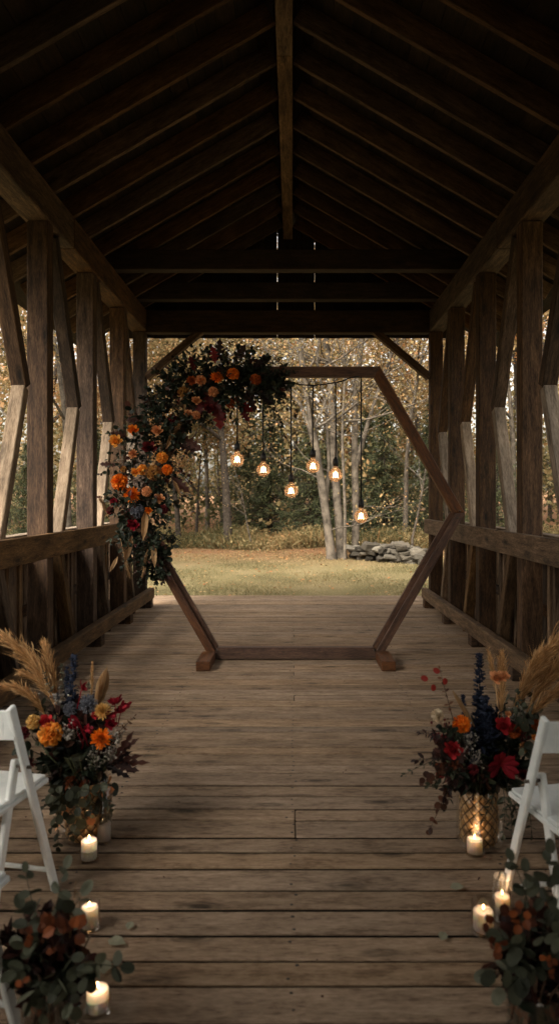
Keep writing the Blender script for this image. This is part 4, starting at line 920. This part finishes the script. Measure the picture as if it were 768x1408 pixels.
candle(664, 1282, .041, .075, .115, 'lit cream candle in a short glass, left of the tall glass candle')
candle(690, 1264, .032, .085, .165, 'lit narrow candle in a tall glass beside the right chair leg', gr=.037)
d_ = F*H/(1158-VY); c = np.array([(143-VX)*d_/F, d_, 0])
t = thing('hurricane_candle', c, 'unlit white candle in a tall clear glass beside the left gold vase', 'candle')
MB().lathe([(.0, .002), (.036, .002), (.037, .006), (.037, .27), (.0352, .271), (.035, .012), (0, .010)], 32, c).build('glass_holder', M['glass'], t)
MB().lathe([(.0, .0125), (.031, .0125), (.032, .018), (.032, .088), (.030, .092), (.01, .088), (0, .088)], 28, c).build('wax', M['wax'], t)
MB().tube([c+[0, 0, .088], c+[.001, 0, .10]], .0012, 5).build('wick', M['black'], t)

# loose leaves
def loose(px, py, s, rot, lab, mt='euca'):
    d = F*H/(py-VY); p = np.array([(px-VX)*d/F, d, .012]); g = MB(); g.origin = p
    g.inst(T_OVAL, [p], np.array([math.cos(rot), math.sin(rot), .1]), np.array([.1, -.25, 1.]), [s], [s*.75], [s*.8], np.array([[.85, .8]]))
    tag(g.build('fallen_leaf', M[mt]), lab, 'leaf', 'grey-green leaves fallen on the deck')
loose(618, 1225, .062, .1, 'grey-green leaf lying on the deck, nearest the right gold vase')
loose(606, 1298, .055, 1.1, 'grey-green leaf on the deck left of the short glass candle')
loose(148, 1298, .072, -.3, 'large pale leaf on the deck right of the left low bouquet')
loose(175, 1283, .05, 1.4, 'small grey-green leaf on the deck, farthest right of the left low bouquet')
loose(142, 1345, .075, 1.7, 'long grey-green leaf on the deck above the nearest left candle')
loose(164, 1334, .05, 2.0, 'dark curled leaf on the deck near the bottom left candle', 'oakdark')

g = MB(); n = 110; p = np.stack([rng.uniform(-1.9, 1.8, n), rng.uniform(2.2, 11.2, n), np.full(n, .004)], -1)
g.inst(T_OVAL, p, randdir(n)*[1, 1, .1], unit(np.array([0, 0, 1.])+.3*randdir(n)), rng.uniform(.008, .03, n), rng.uniform(.005, .014, n), None)
tag(g.build('leaf_crumbs', M['brownleaf']), 'tiny dry leaf crumbs scattered over the deck boards', 'leaf litter', kind='stuff')
# ------------------------------------------------------------ folding chairs
def make_chair():
    t = thing('folding_chair', (0, 0, 0), '', 'chair', 'white folding chairs along the aisle')
    for s in (-1, 1):
        x = s*.215
        MB().beam((x+s*.018, .14, 0), (x-s*.030, -.10, .835), .022, .040, up=(0, 1, 0), bev=.009).build('back_post', M['white'], t)
        MB().beam((x-s*.062, -.02, .60), (x-s*.045, -.21, 0), .022, .040, up=(0, 1, 0), bev=.009).build('rear_leg', M['white'], t)
        MB().tube([(x+s*.012, -.028, .575), (x-s*.07, -.028, .575)], .007, 8).build('pivot_bolt', M['bolt'], t)
    g = MB(); g.box((-.175, -.17, .425), (.175, .19, .447), along=1, bev=.008)
    g.build('seat', M['white'], t)
    g = MB(); g.box((-.165, -.16, .448), (.165, .18, .462), along=1, bev=.006); g.build('seat_pad', M['white'], t)
    g = MB(); n = 10
    for z0, z1 in ((.70, .815),):
        xs_ = np.linspace(-.19, .19, n)
        for a, b_ in zip(xs_[:-1], xs_[1:]):
            ya = -.075-.03*math.cos(a/.2*1.5); yb = -.075-.03*math.cos(b_/.2*1.5)
            g.beam((a, ya, (z0+z1)/2), (b_+.002, yb, (z0+z1)/2), .016, z1-z0, bev=.002)
    g.build('back_rest', M['white'], t)
    MB().tube([(-.21, .115, .09), (.21, .115, .09)], .010, 8).build('stretcher', M['white'], t)
    MB().tube([(-.17, -.172, .12), (.17, -.172, .12)], .010, 8).build('stretcher', M['white'], t)
    return t
ch = make_chair()
def chair(x, y, rz, lab, first=[True]):
    o = ch if first[0] else copy_tree(ch); first[0] = False
    o.location = (x, y, 0); o.rotation_euler = (0, 0, R(rz)); o['label'] = lab
chair(-1.259, 2.86, -12, 'white folding chair left of the aisle, behind the left tall bouquet')
chair(1.095, 2.72, 12, 'white folding chair right of the aisle, behind the right tall bouquet')
chair(-1.11, 2.08, -12, 'white folding chair cut off by the lower left corner, nearest the viewer')
chair(1.13, 2.06, 12, 'white folding chair cut off by the lower right corner, nearest the viewer')

# ------------------------------------------------------------ trees
def rot_to(d, ang, az):
    fx, fy, fz = frame(d); return unit(math.cos(ang)*fz+math.sin(ang)*(math.cos(az)*fx+math.sin(az)*fy))
def grow(mb, tips, p, d, L, r, depth, maxd, up=.12, wob=.16, kids=(3, 5), n=5):
    P = [p]; dd = d; rr = [r]
    for i in range(n):
        dd = unit(dd+wob*randdir(1)[0]+np.array([0, 0, up])); p = p+dd*L/n; P.append(p); rr.append(r*(1-.62*(i+1)/n))
    mb.tube(P, rr, 7 if depth < 2 else 4, caps=False)
    if depth >= maxd:
        for q in P[1:]: tips.append((q, dd))
        return
    if depth >= maxd-1:
        for q in P[2:]: tips.append((q, dd))
    for j in range(random.randint(*kids)+(2 if depth == 0 else 0)):
        t = random.uniform(.35, 1) if depth else random.uniform(.38, 1); i0 = min(int(t*n), n-1); q = P[i0]+(P[i0+1]-P[i0])*(t*n-i0)
        dl = rot_to(unit(P[i0+1]-P[i0]), R(random.uniform(28, 62)), random.uniform(0, 6.28))
        grow(mb, tips, q, dl, L*random.uniform(.42, .62), max(r*(1-.62*t)*.62, .006), depth+1, maxd, up*.8, wob*1.15, kids, n)
    grow(mb, tips, P[-1], dd, L*.5, rr[-1], depth+1, maxd, up, wob, kids, n)
def tree_parts(t, mb, tips, hue, per=7, spread=.34, size=(.07, .13), bark='bark', jitter=.10, keep=1.0, crown='crown', lmat='autumn'):
    mb.build('trunk', M[bark], t)
    tp = np.array([q for q, d in tips if random.random() < keep]); N = len(tp)*per
    c = np.repeat(tp, per, 0)+rng.normal(0, spread, (N, 3)); g = MB()
    clump = np.repeat(rng.normal(0, .07, len(tp)), per)
    hv = np.clip(hue+clump+rng.normal(0, jitter, N), 0, 1)
    g.inst(T_QUAD, c, randdir(N), unit(randdir(N)+[0, 0, .6]), rng.uniform(size[0], size[1], N), rng.uniform(size[0], size[1], N)*.75, None, np.stack([hv, rng.random(N)], -1))
    g.build(crown, M[lmat], t)
def make_tree(h, r, hue, bark='bark', maxd=3, label='', name='autumn_tree', kids=(3, 4), lean=(0, 0), **kw):
    t = thing(name, (0, 0, 0), label, 'tree', 'trees beyond the bridge'); mb = MB(); tips = []
    p0 = np.array([0, 0, -.2]); mb.tube([p0+[0, 0, 0], p0+[0, 0, .25], p0+[lean[0]*.1, 0, .9]], [r*1.7, r*1.15, r], 8, caps=False)
    grow(mb, tips, p0+[lean[0]*.1, 0, .85], unit(np.array([lean[0], lean[1], 1.])), h*.62, r, 0, maxd, up=.06, wob=.09, kids=kids)
    tree_parts(t, mb, tips, hue, bark=bark, **kw); return t
def make_conifer(h, r, label=''):
    t = thing('conifer_tree', (0, 0, 0), label, 'tree', 'trees beyond the bridge'); mb = MB(); mb.tube([(0, 0, -.2), (0, 0, h*.5), (0, 0, h)], [r, r*.6, .01], 7)
    P = []; X = []; S = []
    z = .25
    while z < h:
        R0 = (h-z)/h*h*.30+.12
        for k in range(9):
            a = random.uniform(0, 6.28); L = R0*random.uniform(.6, 1.1); dr = np.array([math.cos(a), math.sin(a), random.uniform(-.25, .15)]); pts = arc((0, 0, z), dr*L+[0, 0, z], (0, 0, .08*L), 5); mb.tube(pts, [.018, .014, .01, .007, .003], 4, caps=False)
            m_ = int(16+L*26); tt = rng.uniform(.2, 1, m_)[:, None]; q = np.array([0, 0, z])+dr*L*tt+rng.normal(0, .09, (m_, 3)); P.append(q); X.append(unit(dr+.8*randdir(m_)+[0, 0, -.25])); S.append(rng.uniform(.10, .22, m_))
        z += random.uniform(.16, .26)
    mb.build('trunk', M['bark'], t); P = np.concatenate(P); X = np.concatenate(X); S = np.concatenate(S); g = MB(); g.inst(T_QUAD, P, X, randdir(len(P)), S, S*.28, S); g.build('crown', M['conifer'], t); return t

protos = {}
protos['gold'] = make_tree(11, .16, .62, label='', maxd=3, per=18, spread=.5)
protos['tan'] = make_tree(10, .10, .70, bark='palebark', maxd=3, per=16, keep=.9, size=(.06, .12), spread=.5)
protos['olive'] = make_tree(9, .13, .40, maxd=3, per=15, spread=.45)
protos['rust'] = make_tree(7.5, .10, .80, maxd=3, per=12)
protos['bare'] = make_tree(8, .055, .66, bark='palebark', maxd=2, per=3, keep=.6, name='slender_tree', lean=(.25, 0))
protos['fir'] = make_conifer(7.5, .10)
used = set()
def plant(kind, px, d, s, rz, label, x=None, sz=None):
    o = protos[kind] if kind not in used else copy_tree(protos[kind]); used.add(kind)
    X = (px-VX)*d/F if x is None else x
    o.location = (X, d, float(gz(X, d))); o.scale = (s, s, sz or s); o.rotation_euler = (0, 0, R(rz)); o['label'] = label
# special triple-trunk tree
def clump_tree():
    t = thing('multi_trunk_tree', (0, 0, 0), 'pale multi-trunk tree rising beside the left end of the stone wall', 'tree', 'trees beyond the bridge')
    d0 = 20.6; base = at(468, 768, d0); base[2] = -.15; t.location = tuple(base)
    mb = MB(); tips = []
    paths = [([(456, 772), (451, 730), (441, 660), (430, 590), (418, 520), (408, 450), (398, 380)], .15), ([(469, 772), (466, 720), (460, 650), (457, 580), (452, 500), (440, 420), (430, 340)], .155), ([(488, 762), (489, 700), (487, 620), (488, 540), (498, 460), (505, 380), (512, 300)], .13), ([(474, 768), (474, 700), (470, 600), (474, 510), (470, 430), (476, 340)], .055), ([(447, 700), (452, 640), (448, 560), (436, 500), (440, 440)], .06), ([(489, 640), (506, 580), (525, 520), (545, 470), (560, 420)], .07), ([(435, 620), (415, 560), (385, 520), (360, 470)], .06)]
    for k, (pp, r) in enumerate(paths):
        P = np.array([at(x, y, d0+(k % 3-1)*.35) for x, y in pp]); 
        if pp[0][1] > 755: P[0][2] = -.2; P = np.concatenate([P[:1]+[[0, 0, 0]], P[:1]*.7+P[1:2]*.3, P[1:]])
        rr = np.linspace(r, r*.45, len(P)); rr[0] *= 1.35; mb.tube(P, rr, 9, caps=False)
        for i in range(len(P)//2, len(P)):
            for _ in range(3):
                dl = unit(np.array([random.gauss(0, 1), random.gauss(0, .7), .5])); grow(mb, tips, P[i], dl, random.uniform(1.5, 3.0), rr[i]*.4, 1, 2, up=.05, wob=.2, kids=(3, 4))
        for i in range(2, len(P)-1):
            dl = unit(np.array([random.gauss(0, 1), random.gauss(0, .4), .3])); grow(mb, tips, P[i], dl, random.uniform(1.2, 2.2), .022, 2, 3, up=.02, wob=.25, kids=(2, 3))
        dl = unit(P[-1]-P[-2]); grow(mb, tips, P[-1], dl, 4, rr[-1], 1, 3, up=.06, wob=.14)
    tree_parts(t, mb, tips, .64, per=5, keep=.6, bark='palebark', size=(.06, .10), spread=.4)
clump_tree()
plant('gold', 313, 24.2, 1.0, 20, 'dark straight-trunked tree with golden leaves at the lawn edge, left of centre')
plant('olive', 405, 30, 1.05, 100, 'dark-trunked olive-leaved tree far back between the dark tree and the multi-trunk tree')
plant('tan', 557, 25.5, 1.0, 60, 'slender pale tree with tan leaves rising behind the stone wall')
plant('bare', 566, 22.5, .75, 10, 'thin leaning pale sapling just behind the right end of the stone wall')
plant('bare', 345, 23.5, .45, 170, 'small bare sapling right of the dark straight trunk')
0 and plant('bare', 520, 24.5, .8, 200, 'thin bare sapling between the multi-trunk tree and the slender pale tree')
plant('rust', 270, 27, .62, 0, 'small orange-leaved tree beyond the lawn, left of the dark trunk')
plant('olive', 245, 25.5, .8, 200, 'olive-green tree at the lawn edge behind the flower garland')
plant('tan', 370, 33, 1.15, 140, 'tall tan-leaved tree deep in the wood behind the middle bulbs')
plant('gold', 590, 30, 1.0, 70, 'golden tree deep in the wood, framed by the right side of the arch')
plant('gold', 460, 36, 1.1, 190, 'golden tree deep in the wood directly behind the multi-trunk tree')
plant('tan', 285, 31, 1.1, 250, 'pale-trunked tan tree far back, behind the top left of the arch')
for (px, d, s, lab) in [(372, 29, .8, 'dark green conifer behind the lowest middle bulb'), (425, 27.5, .66, 'dark green conifer just left of the multi-trunk tree'), (528, 27.5, .72, 'dark green conifer right of the multi-trunk tree, behind the wall'), (600, 27, .8, 'dark green conifer seen at the right end post of the bridge'), (342, 30, .72, 'dark conifer far back, right of the dark straight trunk'), (505, 29, .7, 'dark conifer far back, hidden partly by the multi-trunk tree'), (455, 29, .62, 'low dark conifer between the pale trunks')]:
    plant('fir', px, d, s, random.uniform(0, 360), lab)
# beside the bridge
side = [('tan', -5.6, 17.5, .95, 'pale tan-leaved tree left of the bridge, nearest the lawn'), ('gold', -8.2, 22, 1.0, 'golden tree left of the bridge, behind the nearest tan one'), ('olive', -7.4, 14.5, .8, 'olive tree left of the bridge seen between the side posts'), ('tan', -11, 27, 1.2, 'tall tan tree far left of the lawn'),
        ('rust', -4.9, 21.5, .7, 'rust-leaved tree left of the lawn behind the arch flowers'), ('gold', -9.5, 16, .95, 'broad golden tree farthest left beyond the railing'), ('fir', -6.8, 24, .6, 'dark conifer left of the bridge under the golden tree'), ('fir', -7.0, 18.5, .42, 'small dark conifer left of the bridge near the railing'),
        ('gold', 5.9, 17.8, .95, 'golden tree right of the bridge, nearest the lawn'), ('tan', 7.0, 22, 1.1, 'pale tan-leaved tree right of the bridge, behind the nearest golden one'), ('rust', 7.6, 14.8, .9, 'rust-leaved tree right of the bridge seen between the side posts'), ('olive', 9.8, 19, 1.05, 'olive tree farthest right beyond the railing'),
        ('gold', 10.6, 27, 1.2, 'tall golden tree far right of the lawn'), ('fir', 6.3, 21.5, .55, 'dark conifer right of the bridge under the tan tree'), ('fir', 8.3, 18, .5, 'small dark conifer right of the bridge near the railing'), ('tan', -6.8, 11.5, .9, 'pale thin tree close to the left side of the bridge'), ('gold', 6.9, 11.6, .85, 'golden tree close to the right side of the bridge')]
for k, x, y, s, lab in side: plant(k, 0, y, s, random.uniform(0, 360), lab, x=x)

# distant woods and undergrowth
def woods():
    g = MB()
    # far leaf masses in clumps
    ncl = 3600
    cx = rng.uniform(-34, 34, ncl); cy = rng.uniform(27, 50, ncl); cz = np.abs(rng.gamma(2.1, 3.0, ncl))
    nb = 850; sx = np.where(rng.random(nb) < .5, -1, 1)*rng.uniform(9.5, 24, nb); sy = rng.uniform(-8, 30, nb); sz_ = rng.gamma(2.0, 1.9, nb)-1.0
    cx = np.concatenate([cx, sx]); cy = np.concatenate([cy, sy]); cz = np.concatenate([cz, sz_]); n = len(cx)
    hue = np.clip(.27+.055*cz+rng.normal(0, .17, n), .08, .86)
    for (cc, per) in ((slice(0, ncl), 60), (slice(ncl, n), 60)):
        m_ = cx[cc].size; N = m_*per
        r = np.repeat(rng.uniform(.5, 1.2, m_), per)[:, None]
        p = np.repeat(np.stack([cx[cc], cy[cc], cz[cc]], -1), per, 0)+rng.normal(0, .62, (N, 3))*r
        p[:, 2] = np.maximum(p[:, 2]+gz(p[:, 0], p[:, 1]), gz(p[:, 0], p[:, 1])+.05)
        s = rng.uniform(.13, .28, N); hv = np.clip(np.repeat(hue[cc], per)+rng.normal(0, .06, N), 0, 1)
        g.inst(T_QUAD, p, randdir(N), unit(randdir(N)+[0, -.3, .4]), s, s*.7, None, np.stack([hv, rng.random(N)], -1))
    return tag(g.build('woods', M['autumn']), 'mass of autumn foliage in the distant wood beyond the lawn', 'woods', kind='stuff')
woods()
g = MB(); n = 70       # far trunks that read as one mass
for q in range(n):
    x = random.uniform(-30, 30); y = random.uniform(31, 52); h_ = random.uniform(7, 14); z = float(gz(x, y)); l = random.gauss(0, .05)
    r = random.uniform(.04, .13); P = arc((x, y, z-.2), (x+l*h_, y, z+h_), (random.gauss(0, .2), 0, 0), 6); g.tube(P, np.linspace(r, r*.3, 6), 5, caps=False)
    for _ in range(7):
        i = random.randint(1, 4); e = P[i]+np.array([random.gauss(0, 1.3), random.gauss(0, .6), random.uniform(.5, 2.4)]); g.tube(arc(P[i], e, (0, 0, .2*random.uniform(-1, 1)), 5), np.linspace(r*.4, .008, 5), 4, caps=False)
tag(g.build('far_trunks', M['bark']), 'thin trunks and bare branches of the distant wood, too many to count', 'woods', kind='stuff')
g = MB(); nn = 16000    # dry brush along the wood's edge
x = np.concatenate([rng.uniform(-14, 14, nn//2), rng.uniform(-11, 11, nn//2)]); y = 23.6+rng.gamma(1.6, 1.3, nn); y += (np.sin(x*1.3)*.5)
cl = np.sin(x*2.1+np.sin(y*3))*.5+.5
z = gz(x, y); L = rng.uniform(.2, .65, nn)*(.5+.7*cl)
p = np.stack([x, y, z], -1); g.inst(T_BLADE, p, unit(np.stack([rng.normal(0, .35, nn), rng.normal(0, .35, nn), np.ones(nn)], -1)), randdir(nn), L, rng.uniform(.008, .02, nn), L, np.stack([np.clip(rng.normal(.50, .14, nn), 0, 1), rng.random(nn)], -1))
N = 60000; i = rng.integers(0, nn, N); p2 = p[i]+np.stack([rng.normal(0, .15, N), rng.normal(0, .15, N), L[i]*rng.uniform(.2, 1.1, N)], -1); s = rng.uniform(.05, .11, N)
hv = np.clip(.42+.2*np.sin(p2[:, 0]*1.1+2)+rng.normal(0, .12, N), .1, 1)
g.inst(T_QUAD, p2, randdir(N), randdir(N), s, s*.7, None, np.stack([hv, rng.random(N)], -1))
tag(g.build('undergrowth', M['autumn']), 'dry brown and ochre brush along the far edge of the lawn', 'undergrowth', kind='stuff')

# ------------------------------------------------------------ stone wall
def stones():
    g = MB(); random.seed(11)
    g.origin = at(530, 778, 19.5); g.origin[2] = -.1
    for q in range(150):
        u = random.random(); px = 484+u*112; d = 20.4-1.6*u+random.uniform(-.35, .35)
        X = (px-VX)*d/F; hmax = .46*(1-.25*u)*(1-.5*abs(2*u-.9)**3); z = -.1+random.random()**1.1*hmax; s = random.uniform(.08, .22); hx = s*random.uniform(.8, 1.35); hz = s*random.uniform(.3, .55); hy = s*random.uniform(.6, 1)
        a = random.gauss(0, .35); b_ = random.gauss(0, .13); ax = unit(np.array([math.cos(a), math.sin(a), math.sin(b_)])); zz = unit(np.array([random.gauss(0, .12), random.gauss(0, .12), 1])); ay = unit(np.cross(zz, ax)); zz = np.cross(ax, ay)
        g.boxf((X, d, z), [ax, ay, zz], [hx, hy, hz], min(hx, hy, hz)*.85, 0, warp=s*.15)
    return tag(g.build('stone_wall', M['stone']), 'low tumbled dry stone wall on the lawn edge at the right', 'stone wall')
stones()

# ------------------------------------------------------------ render settings
scene.view_settings.view_transform = 'Standard'; scene.view_settings.look = 'None'; scene.view_settings.gamma = 1
scene.view_settings.exposure = 2.52
cy = scene.cycles
cy.use_denoising = True; cy.max_bounces = 8; cy.diffuse_bounces = 5; cy.glossy_bounces = 3; cy.transparent_max_bounces = 16
cy.sample_clamp_indirect = 4; cy.caustics_reflective = False; cy.caustics_refractive = False
